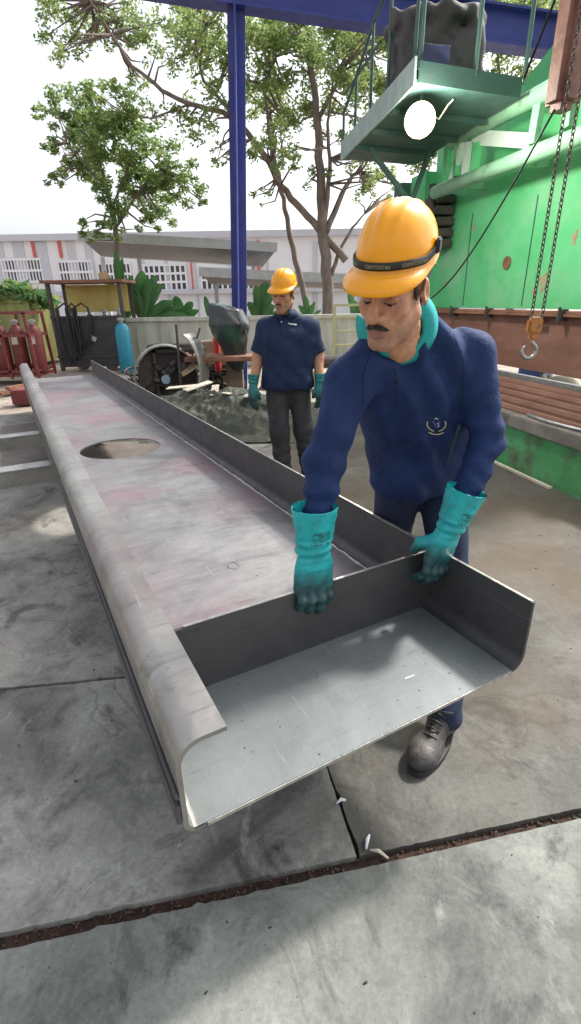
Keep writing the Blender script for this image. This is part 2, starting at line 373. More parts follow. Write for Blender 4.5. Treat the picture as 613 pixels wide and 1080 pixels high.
# ================================================================== GROUND
SGN = 1
def sheet(name, pts, z, m, hole=None, thick=None):
    b = MB()
    if thick:
        rg = random.Random(int(pts[0][0]*100)); out = []
        for i in range(len(pts)):
            A, B = pts[i], pts[(i+1) % len(pts)]; L = math.hypot(B[0]-A[0], B[1]-A[1]); n = max(1, min(700, int(L/.02))); nx, ny = (B[1]-A[1])/L, -(B[0]-A[0])/L; chip = 0
            for k in range(n):
                t = k/n; chip = chip*.6+(rg.uniform(.003, .010) if rg.random() < .06 else 0); j = 0 if k == 0 else rg.uniform(-.0012, .0012)-chip*(1 if rg.random() < .8 else .4)
                out.append((A[0]+(B[0]-A[0])*t-abs(nx)*0+nx*j*SGN, A[1]+(B[1]-A[1])*t+ny*j*SGN))
        pts = out
        b.prism([(x, y, z-thick) for x, y in pts], (0, 0, thick))
    else: b.quad(*[(x, y, z) for x, y in pts])
    o = b.build(name, m); tag(o, kind='structure'); return o
g0 = sheet('ground', [(-150, -30), (150, -30), (150, 160), (-150, 160)], -.03, YARD)
sheet('joint_bed', [(-8, -3), (6, -3), (6, 5), (-8, 5)], -.022, RUSTDIRT)
def gp(px, py): p = gz(px, py); return (p.x, p.y)
def lerp2(a, b, t): return (a[0]+(b[0]-a[0])*t, a[1]+(b[1]-a[1])*t)
jL0, jR0 = gp(0, 983), gp(613, 851)          # far edge of main joint
jL1, jR1 = gp(0, 1003), gp(613, 863)         # near edge of main joint
def ext(a, b, t): return lerp2(a, b, t)
sheet('concrete_slab', [ext(jL1, jR1, -3), ext(jL1, jR1, 3), (6, -3), (-8, -3)], 0, CONC_A, thick=.1)
m0 = gp(376, 903); m1 = gp(344, 808); m0b = gp(379.5, 902.5); m1b = gp(345.7, 807)
up_ = ext(m0, m1, 2.6); upb = ext(m0b, m1b, 2.6)
lft = gp(0, 727); lft2 = gp(125, 714)
jl = ext(lft, lft2, -3); jr = up_
sheet('concrete_slab', [ext(jL0, jR0, -3), m0, up_, gp(125, 716), jl], 0, CONC_B, thick=.1)
sheet('concrete_slab', [m0b, ext(jL0, jR0, 3), (6, 7.5), (upb[0]-.1, 7.5), upb], 0, CONC_C, thick=.1)
jl2 = (jl[0], jl[1]+.008); a2 = gp(125, 713.2)
sheet('concrete_slab', [jl2, a2, (up_[0]-.008, up_[1]+.006), (upb[0]-.112, 7.5), (-8, 7.5)], .0, CONC_D, thick=.1)
# loose litter by the joint
for i, (x, y, l, a, m, lab) in enumerate([(360, 846, .016, .3, WPRINT, 'small white paper scrap by the slab joint'), (388, 888, .022, 1.2, WPRINT, 'thin white plastic strip lying on the slab corner'),
                                   (400, 901, .028, -.5, CREAM, 'bent cream wire offcut lying in the rusty joint')]):
    p = gz(x, y, .006)
    b = MB(); b.tube([p+Vector((-l*math.cos(a), -l*math.sin(a), 0)), p+Vector((0, .006, .006)), p+Vector((l*math.cos(a), l*math.sin(a), .002))], [.003, .006, .003], 6)
    tag(b.build('litter_scrap', m, smooth=True), lab, 'litter')
b = MB()
for i in range(420):
    t = random.uniform(-.4, 1.4); A = ext(jL0, jR0, t); B = ext(jL1, jR1, t); q = lerp2(A, B, random.uniform(.1, .9)); s = random.uniform(.0015, .0045)
    b.box((q[0], q[1], -.018+s/2), (s*2, s, s), (wr(), wr(), wr(3)))
tag(b.build('rust_rubble', mat('rust_crumbs', (.07, .035, .022), (.16, .11, .08), scale=60, rough=.95)), kind='stuff')
b = MB()
for i in range(260):
    x = random.uniform(-1.6, 2.2); y = random.uniform(.6, 5); s = random.uniform(.0012, .004)
    b.box((x, y, .0+s/2), (s*2.5, s, s), (0, 0, wr(3)))
tag(b.build('floor_debris', RUSTDIRT), kind='stuff')

# ================================================================== STEEL CHANNEL
CO = Vector((-.2331, .6988, .4968)); yw, sl = -.4932, -.0048
CV = Vector((math.sin(yw)*math.cos(sl), math.cos(yw)*math.cos(sl), math.sin(sl))); CU = Vector((math.cos(yw), -math.sin(yw), 0)); CW = CU.cross(CV)
W_, H_, L_, C_, HL_ = 1.0497, .2226, 8.19, .3927, .239
CM = Matrix((CU, CV, CW)).transposed()
channel = empty('steel_channel', CO, 'long grey folded steel channel with round hole, held by the worker in teal gloves', 'steel channel')
channel.matrix_world = Matrix.Translation(CO) @ CM.to_4x4()
CMW = channel.matrix_world.copy()
def chw(u, v, w): return CMW @ Vector((u, v, w))
def cbuild(b, name, m, **k):
    o = b.build(name, m, None, **k); o.parent = channel; return o
T = .010
# bottom plate with hole
def plate(b, x0, x1, y0, y1, z0, z1, hc=None, hr=None, n=48):
    if hc is None:
        b.box(((x0+x1)/2, (y0+y1)/2, (z0+z1)/2), (x1-x0, y1-y0, z1-z0)); return
    ring = []
    for z in (z1, z0):
        inn = []; out = []
        for k in range(n):
            a = 2*PI*(k+.5)/n; dx, dy = math.cos(a), math.sin(a)
            t = min(((x1-hc[0]) if dx > 0 else (hc[0]-x0))/abs(dx), ((y1-hc[1]) if dy > 0 else (hc[1]-y0))/abs(dy))
            inn.append(b.bm.verts.new((hc[0]+hr*dx, hc[1]+hr*dy, z))); out.append(b.bm.verts.new((hc[0]+t*dx, hc[1]+t*dy, z)))
        corner = {}
        for k in range(n):
            k2 = (k+1) % n; A, B = out[k], out[k2]
            f = [inn[k], A]
            if abs(A.co.x-B.co.x) > 1e-6 and abs(A.co.y-B.co.y) > 1e-6:
                cx = x1 if max(A.co.x, B.co.x) > x1-1e-6 else x0; cy = y1 if max(A.co.y, B.co.y) > y1-1e-6 else y0
                f.append(b.bm.verts.new((cx, cy, z)))
            f += [B, inn[k2]]; b.bm.faces.new(f)
        ring.append(inn)
    for k in range(n): b.bm.faces.new((ring[0][k], ring[0][(k+1) % n], ring[1][(k+1) % n], ring[1][k]))
b = MB(); hv = 3.228; hu = .505
plate(b, .045, W_-.05, 2.5, 4.0, -T, 0, (hu, hv), .30)
plate(b, .045, W_-.05, .39, 2.5, -T, 0); plate(b, .045, W_-.05, 4.0, L_, -T, 0)
cbuild(b, 'bottom_plate', STEEL, fix=True)
b = MB(); plate(b, .022, W_-.05, .0, .388, -T+.004, .001); cbuild(b, 'end_floor_plate', STEEL_N)
# profile strips
def strip(prof, v0, v1, thick, name, m, nseg=1, wav=0):
    """open profile (u,w) -> thick sheet extruded along v"""
    b = MB(); n = len(prof); P2 = []
    for i, (u, w) in enumerate(prof):
        a = Vector(prof[max(i-1, 0)]); c = Vector(prof[min(i+1, n-1)]); t = (c-a).normalized(); P2.append((u+t.y*thick, w-t.x*thick))
    rows = []
    for j in range(nseg+1):
        v = v0+(v1-v0)*j/nseg
        rows.append(([b.bm.verts.new((u, v, w)) for u, w in prof], [b.bm.verts.new((u, v, w)) for u, w in P2]))
    for j in range(nseg):
        A, B = rows[j], rows[j+1]
        for i in range(n-1):
            b.bm.faces.new((A[0][i], A[0][i+1], B[0][i+1], B[0][i])); b.bm.faces.new((A[1][i], B[1][i], B[1][i+1], A[1][i+1]))
        b.bm.faces.new((A[0][0], B[0][0], B[1][0], A[1][0])); b.bm.faces.new((A[0][-1], A[1][-1], B[1][-1], B[0][-1]))
    for q in (0, -1):
        A = rows[q]
        for i in range(n-1): b.bm.faces.new((A[0][i], A[1][i], A[1][i+1], A[0][i+1]))
    o = cbuild(b, name, m); md = o.modifiers.new('s', 'EDGE_SPLIT'); md.split_angle = R(40)
    o.data.polygons.foreach_set('use_smooth', [True]*len(o.data.polygons)); return o
def arc(cx, cz, r, a0, a1, n=8): return [(cx+r*math.cos(R(a0+(a1-a0)*i/n)), cz+r*math.sin(R(a0+(a1-a0)*i/n))) for i in range(n+1)]
# left rolled rail: outer surface profile from bottom plate up the wall, round over, lip inward
pl_ = [(.044, -T)] + arc(.03, .02, .03, -90, -180, 6) + [(0, HL_-.06)] + arc(.06, HL_-.06, .06, 180, 90, 9) + [(.111, HL_)]
strip(pl_, 0, L_, T*1.1, 'rolled_rail', STEEL_R, 12)
# right flange
pr = [(W_-.049, -T)] + arc(W_-.05, .04, .05, -90, 0, 8) + [(W_, H_)]
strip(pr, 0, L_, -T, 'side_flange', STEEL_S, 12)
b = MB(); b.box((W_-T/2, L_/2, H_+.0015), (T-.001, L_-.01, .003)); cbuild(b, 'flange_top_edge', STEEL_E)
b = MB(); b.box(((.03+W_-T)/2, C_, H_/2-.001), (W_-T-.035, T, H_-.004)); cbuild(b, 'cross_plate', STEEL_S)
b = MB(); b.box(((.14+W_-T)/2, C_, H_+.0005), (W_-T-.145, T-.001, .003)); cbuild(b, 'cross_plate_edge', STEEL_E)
# near edge ground bright
b = MB(); b.box(((.05+W_-.05)/2, -.0015, -T/2), (W_-.1, .003, T-.001)); cbuild(b, 'cut_edge', STEEL_E)
b = MB()
pts = [(W_-.052+wr(.003), .42+i*.045, .001+wr(.002)) for i in range(171)]
b.tube(pts, [.006+wr(.0022) for _ in pts], 6); cbuild(b, 'weld_bead', mat('weld_metal', (.62, .6, .56), (.3, .28, .26), rough=.4, metal=.6, scale=60), smooth=True)
b = MB()
pts = [(.115+i*.02, C_+T/2+.004, .004+wr(.002)) for i in range(46)]
b.tube(pts, [.005+wr(.002) for _ in pts], 6); cbuild(b, 'weld_bead', MATS['weld_metal'], smooth=True)
b = MB(); b.box((-.007, L_/2, .055), (.012, L_, .05)); b.box((-.005, L_/2, .105), (.008, L_, .012)); cbuild(b, 'outer_stiffener', STEEL_S, bevel=.002)
# supports under channel
def trestle(u0, u1, v, lab):
    t = empty('steel_trestle', chw((u0+u1)/2, v, 0), lab, 'trestle'); t.location.z = 0; bpy.context.view_layer.update()
    a = chw(u0, v, -T-.003); c = chw(u1, v, -T-.003)
    b = MB(); a1 = a.copy(); c1 = c.copy(); a1.z = c1.z = a.z-.008; b.bar(a1, c1, .14, .014); a2, c2 = a1.copy(), c1.copy(); a2.z -= .062; c2.z -= .062
    off = CV*-.06; b.bar(a2+off, c2+off, .014, .105); b.build('angle_beam', STEEL_R, t)
    for k in (.06, .5):
        q = a1.lerp(c1, k); b = MB(); b.box((q.x, q.y, (a1.z-.01)/2), (.08, .08, a1.z-.012), yw*-1); b.build('leg', DARKSTEEL, t)
    return t
trestle(-2.6, .2, 4.25, 'angle iron trestle with pale top under the channel, nearer the far end')
trestle(-2.6, .1, 3.15, 'angle iron trestle under the channel, the one nearer the round hole')
b = MB(); b.box((0, 0, .235), (.16, .5, .46), .49); b.box((0, 0, .0), (.4, .6, .02), .49)
pp = chw(.52, 1.9, 0); o = b.build('support_stand', DARKSTEEL); o.location = (pp.x, pp.y, .012); tag(o, 'dark steel stand hidden below the middle of the channel', 'stand')

# ================================================================== GREEN MACHINE
MD = Vector((-.24, .97, 0)).normalized(); MN = Vector((.97, .24, 0)).normalized(); MP = Vector((2.337, 3.703, 0))
MR = Matrix((MN, MD, Vector((0, 0, 1)))).transposed()
def mp(s, o, z=0): return MP+MD*s+MN*o+Vector((0, 0, z))
machine = empty('green_press_machine', mp(2, .8), 'huge green painted plate machine with rusty lower beam and pipe truss behind the front worker', 'machine')
def mbox(b, s0, s1, o0, o1, z0, z1, **k): b.box(mp((s0+s1)/2, (o0+o1)/2, (z0+z1)/2), (o1-o0, s1-s0, z1-z0), MR, **k); return b
b = MB(); mbox(b, -.6, 3.9, 0, 1.5, 0, .385); b.build('base', GREENB, machine)
b = MB(); mbox(b, -.65, 3.95, -.03, 1.55, .388, .5, bevel=.008); b.build('table', CONCT, machine)
b = MB()
for i, (o, z) in enumerate([(.14, .545), (.24, .59), (.34, .63), (.44, .67), (.54, .70)]):
    mbox(b, -.6, 3.85, o-.05, o+.05, .505, z-.03); b.tube([mp(-.6, o, z-.03), mp(3.85, o, z-.03)], .032, 8)
b.build('rusty_guide_rails', RUSTPLATE, machine)
b = MB(); mbox(b, -.6, 3.85, .62, .68, .505, .735); b.build('rail_top', GALV, machine)
b = MB(); mbox(b, .2, 5.0, .62, .76, .80, 1.33); b.build('lower_beam', RUSTPLATE, machine)
b = MB(); mbox(b, .2, 5.0, .55, .80, 1.335, 1.36); mbox(b, .2, 5.0, .57, .60, 1.362, 1.385); b.build('beam_ledge', RUST, machine)
for s in (1.2, 2.35, 3.1, 4.2):
    b = MB(); mbox(b, s, s+.05, .53, .61, 1.30, 1.40); b.tube([mp(s+.025, .53, 1.28), mp(s+.025, .53, 1.42)], .016, 6); b.build('clamp_bolt', DARKSTEEL, machine)
b = MB(); mbox(b, 1.45, 1.62, .53, .548, 1.285, 1.33); b.build('white_tab', CREAM, machine)
b = MB(); mbox(b, .9, 4.5, .9, 1.7, 1.39, 3.55); b.prism([mp(.9, .9, 3.55), mp(2.9, .9, 3.55), mp(2.3, .9, 3.8), mp(1.6, .9, 4.35), mp(.9, .9, 4.6)], MN*.7); b.build('body_panel', GREENM, machine)
for s in (2.25, 3.45):
    b = MB(); mbox(b, s, s+.012, .893, .899, 1.42, 2.5); b.build('panel_seam', GREEND, machine)
b = MB(); c = mp(2.62, .89, 1.88)
b.lathe(c, [(.001, -.004), (.07, -.004), (.07, .006)], 20, Matrix((MD, Vector((0, 0, 1)), -MN)).transposed()); b.build('rust_hole', RUST, machine)
b = MB(); mbox(b, 4.5, 4.95, .75, 1.5, .8, 3.15); b.build('end_column', GREENM, machine)
b = MB(); mbox(b, 4.98, 5.25, .62, .8, .0, 3.1); b.build('rear_column', GREEND, machine)
# ram block (dark) at end of pipes
b = MB()
for k in range(5): mbox(b, 3.85, 4.25, .62-.02*(k % 2), .88, 2.15+k*.13, 2.25+k*.13, bevel=.015)
b.tube([mp(4.0, .6, 2.0), mp(4.0, .6, 2.9)], .05, 10); b.build('gear_block', DARKSTEEL, machine)
# pipe truss
b = MB(); b.tube([mp(-.6, .5, 3.22), mp(3.45, .5, 3.22)], .08, 14); b.build('upper_pipe', GREENL, machine, smooth=True)
b = MB(); b.tube([mp(-.6, .5, 2.76), mp(3.75, .5, 2.76)], .075, 14); b.build('lower_pipe', GREENL, machine, smooth=True)
WG = mat('whitish_paint', (.62, .72, .64), (.52, .66, .56), rough=.4)
def op(px, py, o=.5): return onpl(px, py, mp(0, o), MN)
b = MB(); b.prism([op(494, 136), op(560, 140), op(558, 157), op(500, 153)], MN*.05); b.build('white_gusset', WG, machine)
for (x0, y0, x1, y1, m_, w_) in [(494, 150, 490, 188, WG, .07), (492, 140, 476, 192, WG, .07), (570, 104, 562, 152, GREENL, .10), (473, 152, 470, 198, GREENM, .09), (505, 150, 500, 182, GREENM, .09), (604, 90, 598, 135, GREENL, .10), (483, 150, 481, 186, GREENM, .06)]:
    b = MB(); b.bar(op(x0, y0), op(x1, y1), .06, w_, up=MN.cross((op(x1, y1)-op(x0, y0)))); b.build('truss_strut', m_, machine)
for s in (.9, 2.2, 3.3):
    for zq in (2.76, 3.22): b = MB(); b.bar(mp(s, .5, zq), mp(s, .9, zq), .07, .07); b.build('standoff_bracket', GREENL, machine)
# platform
PZ = 3.2
A_ = gz(360, 168, PZ); B_ = gz(437, 88, PZ); E_ = gz(548, 103, PZ); Bx = B_+Vector((0, 0, 0))
plat = empty('catwalk_platform', (B_.x, B_.y, 0), 'green steel catwalk platform with thin railing above the yard lamp', 'platform')
S1 = (A_-B_); far = A_+ (E_-B_)
b = MB(); b.prism([B_, A_, far, E_], (0, 0, .03)); b.build('deck', GREEND, plat)
b = MB(); b.bar(B_+Vector((0, 0, .08)), A_+Vector((0, 0, .08)), .02, .2, ext=.02); b.build('fascia', mat('pale_fascia', (.36, .45, .42), (.28, .36, .33), rough=.5), plat)
b = MB(); b.bar(B_+Vector((.03, -.02, .07)), E_+Vector((0, 0, .07)), .02, .15); b.build('front_beam', GREEND, plat)
b = MB()
for t in (.25, .5, .75): b.bar(B_.lerp(A_, t)+Vector((.02, 0, -.02)), E_.lerp(far, t)+Vector((0, 0, -.02)), .05, .05)
b.build('under_joist', GREEND, plat)
b = MB(); q = B_.lerp(A_, .7); e2 = E_.lerp(far, .7); k1 = q.lerp(e2, .15)-Vector((0, 0, .05)); k2 = at(436, 195, (q.y+e2.y)/2); k2.x = k1.x+.75
b.bar(k1, k1+Vector((.55, .1, -.55)), .05, .05); b.bar(k1+Vector((.55, .1, -.55)), k1+Vector((.75, .15, .0)), .05, .05); b.build('knee_brace', GREEND, plat)
# railing: pixel heights at B..A side
RL = .95
b = MB()
ts = [0.02, .3, .52, .76, .98]
hs = [1.05, .92, .80, .56, .38]
tops = []
for t, h in zip(ts, hs):
    q = B_.lerp(A_, t)+Vector((.01, 0, .1)); b.tube([q, q+Vector((0, 0, h))], .017, 6); tops.append(q+Vector((0, 0, h)))
b.tube(tops, .018, 6); b.tube([B_.lerp(A_, .42)+Vector((.01, 0, .66)), B_.lerp(A_, .98)+Vector((.01, 0, .66))], .014, 6)
b.build('side_railing', GREEND, plat)
b = MB()
for t in (.02, .52, 1.0):
    q = B_.lerp(E_, t)+Vector((.02, 0, .1)); b.tube([q, q+Vector((0, 0, 1.05))], .02, 6)
b.tube([B_+Vector((0, 0, 1.13)), E_+Vector((.9, .22, 1.13))], .02, 6); b.build('front_railing', GREEND, plat)
# covered box on platform
bc = B_.lerp(E_, .50).lerp(A_.lerp(far, .42), .3)
def blob(c, r, seed, amp, h, sc=6, sq=None, rot=None):
    c = np.array(c); r = np.array(r)
    def f(P):
        Q = P-c
        if rot is not None: Q = Q @ np.array(rot)
        if sq is None: d = ell(Q, (0, 0, 0), r)
        else:
            q = np.abs(Q)-r+sq; d = np.linalg.norm(np.maximum(q, 0), axis=1)+np.minimum(q.max(1), 0)-sq
        return d+wob(P, sc, seed, amp)
    m = max(r)*1.5
    return sdf_mesh(f, c-m, c+m, h)
def cvf(P):
    c = np.array([bc.x-.02, bc.y, PZ+.36]); q = np.abs(P-c)-np.array([.40, .32, .30])+.06; d = np.linalg.norm(np.maximum(q, 0), axis=1)+np.minimum(q.max(1), 0)-.06
    d2 = ell(P, (bc.x-.05, bc.y, PZ+.70), (.47, .4, .13)); d = su(d, d2, .05)
    return d*.8+wob(P, 22, 3, .035)+.05*np.abs(wob(P, 13, 8, 1.))*sm(P[:, 2]-PZ, .2, .7)-.02
V, Q = sdf_mesh(cvf, (bc.x-.8, bc.y-.75, PZ+.0), (bc.x+.8, bc.y+.75, PZ+1.35), .022)
o = mk(V, Q, 'covered_motor', mat('dusty_black_cover', (.045, .042, .042), (.10, .095, .09), rough=.8, scale=5)); tag(o, 'dark weathered cover over a motor standing on the catwalk platform', 'covered motor')
b = MB(); b.box(B_+Vector((.16, .15, .2)), (.26, .2, .16), MR); o = b.build('blue_switch_box', mat('dull_blue_box', (.02, .03, .09), (.04, .05, .12)), bevel=.01); tag(o, 'small blue box at the catwalk platform corner above the lamp', 'box')
# lamp
lc = gz(443, 127, 2.98)
lamp = empty('flood_lamp', lc, 'lit round flood lamp hanging under the catwalk platform', 'lamp')
dirL = (CAM-lc).normalized(); z = (dirL+Vector((0, 0, -.15))).normalized(); x = z.cross(Vector((0, 0, 1))).normalized(); y = z.cross(x)
LM = Matrix((x, y, z)).transposed()
b = MB(); b.lathe(lc, [(.119, .004), (.135, .0), (.135, -.01), (.119, -.01)], 28, LM); b.build('glow_ring', mat('warm_lamp_glow', (1, .8, .5), emit=((1, .62, .28), 1.4)), lamp, smooth=True)  # emissive ring added so the lamp's glow turns warm at its edge
b = MB(); b.lathe(lc-z*.10, [(.03, -.06), (.07, -.04), (.125, .08), (.135, .10), (.125, .10)], 28, LM); b.build('housing', GALV, lamp, smooth=True)
b = MB(); b.lathe(lc, [(.001, .03), (.06, .025), (.10, .008), (.118, 0), (.118, -.005), (.001, -.005)], 28, LM); b.build('lamp_face', LAMPW, lamp, smooth=True)
b = MB(); b.tube([lc-z*.12, lc-z*.12+Vector((0, 0, PZ-lc.z-.02))], .015, 8); b.build('hanger', GREEND, lamp)
b = MB(); k0 = lc-z*.13; k3 = gz(478, 105, PZ-.02); b.tube([k0, k0.lerp(k3, .35)+Vector((0, 0, -.04)), k0.lerp(k3, .6)+Vector((0, 0, -.09)), k0.lerp(k3, .85)+Vector((0, 0, -.02)), k3], .008, 6); b.build('lamp_cable', CREAM, lamp)
ld = bpy.data.lights.new('flood_light', 'POINT'); ld.energy = 85; ld.color = (1, .95, .84); ld.shadow_soft_size = .12
lo_ = bpy.data.objects.new('flood_light', ld); COL.objects.link(lo_); lo_.matrix_world = Matrix.Translation(lc+z*.2) @ Matrix((x, -y, -z)).transposed().to_4x4()
# hoist
HY = 4.0; hb = at(563, 349, HY)
hoist = empty('chain_hoist', (hb.x, hb.y, 0), 'chain hoist with rusty body, two hanging chains and orange hook block', 'hoist')
bt = at(591, 40, HY+.3); bb = at(588, 118, HY+.3)
b = MB(); cx = (bt+bb)/2; hh = 1.0
b.box((bb.x+.02, bb.y, bb.z+.5), (.2, .2, 1.0), .3, bevel=.05); b.build('hoist_body', mat('rusty_hoist_paint', (.22, .10, .07), (.32, .17, .12), rough=.5, scale=6, c3=(.12, .06, .05), scale3=4), hoist, smooth=False)
b = MB(); b.box((bb.x+.1, bb.y+.15, bb.z+.98), (.5, .26, .32), .3, bevel=.04); b.build('hoist_motor', RUST, hoist)
def chain(b, p, q):
    d = q-p; n = int(d.length/.034)
    for i in range(n):
        c = p.lerp(q, (i+.5)/n); a = (i % 2)*PI/2+.4; ux = Vector((math.cos(a), math.sin(a), 0))
        ring = [c+ux*(.012*math.cos(t))+Vector((0, 0, .024*math.sin(t))) for t in [2*PI*k/8 for k in range(8)]]
        b.tube(ring, .0042, 5, close=True)
for dx in (-.035, .045):
    b = MB(); p = hb+Vector((dx, 0, .1)); chain(b, p, Vector((p.x+(.0), p.y, 3.9))); b.build('chain', mat('chain_steel', (.09, .075, .065), (.16, .12, .1), rough=.5, metal=.5) if 'chain_steel' not in MATS else MATS['chain_steel'], hoist)
b = MB(); b.box(hb+Vector((0, 0, .035)), (.11, .06, .12), bevel=.018); b.box(hb+Vector((0, 0, -.04)), (.06, .05, .05), bevel=.012); b.build('hook_block', ORANGE, hoist)
b = MB(); pts = []; hc_ = hb+Vector((-.01, 0, -.145))
pts.append(hb+Vector((0, 0, -.06)))
for k in range(13):
    a = R(70-(k*25)); pts.append(hc_+Vector((.055*math.cos(a), 0, .055*math.sin(a))))
b.tube(pts, [.013]+[.015]*10+[.012, .009, .005], 8); b.build('hook', GALV, hoist, smooth=True)
b = MB(); s0 = at(585, 116, HY+.25); s1 = mp(3.9, .52, 1.42); pts = []
for k in range(15):
    t = k/14; q = s0.lerp(s1, t); q.z -= .22*math.sin(PI*t); pts.append(q)
b.tube(pts, .009, 6); b.build('control_cable', BLACK, hoist, smooth=True)
b = MB(); s0 = at(583, 60, HY+.25); pts = [s0+Vector((-.02-.16*math.sin(PI*t), 0, .35-.6*math.sin(PI*t)*(.8)+.3*t*0)) for t in [k/10 for k in range(11)]]
b.tube(pts, .009, 6); b.build('loop_cable', BLACK, hoist, smooth=True)
# rod lying on table, floor strip, clutter under beam
b = MB(); p = [mp(-.05+i*.13, .06+.02*math.sin(i), .517+.004*i % 2*.003) for i in range(8)]; b.tube(p, .016, 8)
tag(b.build('bent_rod', GALV, smooth=True), 'bent pale metal rod lying on the machine table edge', 'rod')
b = MB(); b.bar(mp(.28, -.05, .012), mp(3.2, -.05, .012), .03, .02); tag(b.build('pale_strip', CREAM), 'narrow pale strip on the floor along the green base', 'strip')
def under(px, py, o, w, h, m, name, lab, cat, rot=0):
    c = onpl(px, py, mp(0, o), MN); b = MB(); b.box((c.x, c.y, c.z), (.12, w, h), MR @ Matrix.Rotation(rot, 3, 'X'), bevel=.01); return tag(b.build(name, m), lab, cat)
under(560, 410, 1.15, .45, .5, BLUEL, 'blue_crate', 'blue box leaning behind the rusty rails under the beam', 'box', .1)
c = onpl(590, 412, mp(0, 1.1), MN); V, Q = blob(c, (.2, .3, .14), 5, .05, .025, 12); tag(mk(V, Q, 'rag_heap', CREAM), 'heap of cream rags behind the rusty rails', 'rags')
c = onpl(607, 428, mp(0, 1.0), MN); b = MB(); b.box(c, (.2, .3, .12), MR, bevel=.02); tag(b.build('blue_bin', BLUE), 'low blue bin behind the rusty rails near the chains', 'bin')
b = MB(); b.bar(onpl(573, 395, mp(0, 1.05), MN), onpl(577, 420, mp(0, 1.05), MN), .04, .04, up=MN); b.bar(onpl(580, 395, mp(0, 1.05), MN), onpl(581, 420, mp(0, 1.05), MN), .04, .04, up=MN); tag(b.build('pale_bars', CREAM), 'two pale upright bars beside the blue box under the beam', 'bars')
# ================================================================== BLUE GANTRY
gan = empty('blue_gantry', (-.76, 9.5, 0), 'blue steel gantry of one tall post and an overhead beam', 'gantry')
pb = at(250, 405, 9.5); 
b = MB(); x_ = at(250, 160, 9.5).x; w = .30; bz = at(250, 20, 9.5).z
pb0, pt0 = Vector((-.90, 9.5, 0)), Vector((-.66, 9.5, bz+.1))
b.bar(pb0, pt0, .05, .26)
for s in (-1, 1): b.bar(pb0+Vector((0, s*.14, 0)), pt0+Vector((0, s*.14, 0)), .33, .02)
b.build('post', BLUE, gan)
b = MB(); a = at(150, -27, 9.5); c = at(640, 47, 9.5); dz = Vector((0, 0, 0))
b.bar(a, c, .04, .42, ext=.5); 
for s in (-1, 1): b.bar(a+Vector((0, 0, s*.21)), c+Vector((0, 0, s*.21)), .3, .03, ext=.5)
b.build('beam', BLUE, gan)
# ================================================================== BACK OF THE YARD
def fz(px, py, Y): return at(px, py, Y)
# planter wall
wl = MB(); a = at(134, 386, 13.5); c = at(400, 386, 13.5)
zt = at(250, 337, 13.5).z
wl.box(((a.x+c.x)/2+.6, 13.55, zt/2), (c.x-a.x+1.5, .15, zt)); o = wl.build('wall_slab', MOSSWALL)
pw = empty('planter_wall', ((a.x+c.x)/2, 13.5, 0), 'low weathered greenish white planter wall below the banana plants', 'wall'); o.parent = pw; o.matrix_parent_inverse = pw.matrix_world.inverted()
b = MB(); b.box(((a.x+c.x)/2+.6, 13.53, zt+.04), (c.x-a.x+1.6, .28, .09)); b.build('coping', MOSSWALL, pw)
b = MB()
for k in range(9): b.box((a.x+.4+k*.85, 13.455, zt/2-.05), (.03, .035, zt-.15))
b.build('rib', MOSSWALL, pw)
# mossy container
ct = empty('mossy_container', (-6.9, 13, 0), 'olive mossy steel container at the left end of the yard', 'container')
c0 = gz(43, 388); c1 = at(66, 386, 15.2)
zt2 = at(43, 317, c0.y).z
b = MB(); L0 = Vector((c0.x-3, c0.y+.6, 0)); 
b.prism([(c0.x, c0.y, .1), (c1.x, c1.y+.4, .1), (c1.x-3.2, c1.y+1.2, .1), (c0.x-3.2, c0.y+.7, .1)], (0, 0, zt2-.1)); b.build('tank_shell', OLIVE, ct)
b = MB()
for t in (.02, .98): q = Vector((c0.x, c0.y, 0)).lerp(Vector((c1.x, c1.y+.4, 0)), t); b.box((q.x, q.y-.03, zt2/2), (.08, .08, zt2+.04))
b.bar((c0.x, c0.y-.02, zt2), (c0.x-3.2, c0.y+.68, zt2), .08, .08); b.build('corner_frame', OLIVE, ct)
# gas cylinder prototype
def cylinder(name, loc, r, h, m, lab, cat, group=None, sub=None):
    t = empty(name, loc, lab, cat, group)
    b = MB(); b.lathe(loc, [(r*.9, 0), (r, .03), (r, h*.8), (r*.85, h*.88), (r*.5, h*.94), (r*.3, h*.96)], 18); b.build('cylinder_body', m, t, smooth=True)
    b = MB(); b.lathe(loc, [(r*.28, h*.96), (r*.28, h), (r*.5, h*1.005), (r*.5, h*1.05), (r*.1, h*1.06)], 10); b.box(Vector(loc)+Vector((0, -r*.4, h*1.02)), (.03, r*.8, .03)); b.build('valve', GALV, t)
    return t
tc = gz(146, 387); cylinder('gas_cylinder', (tc.x, 12.4, 0), .17, 1.15, TEALCYL, 'cyan gas cylinder standing right of the dark cylinder rack', 'gas cylinder')
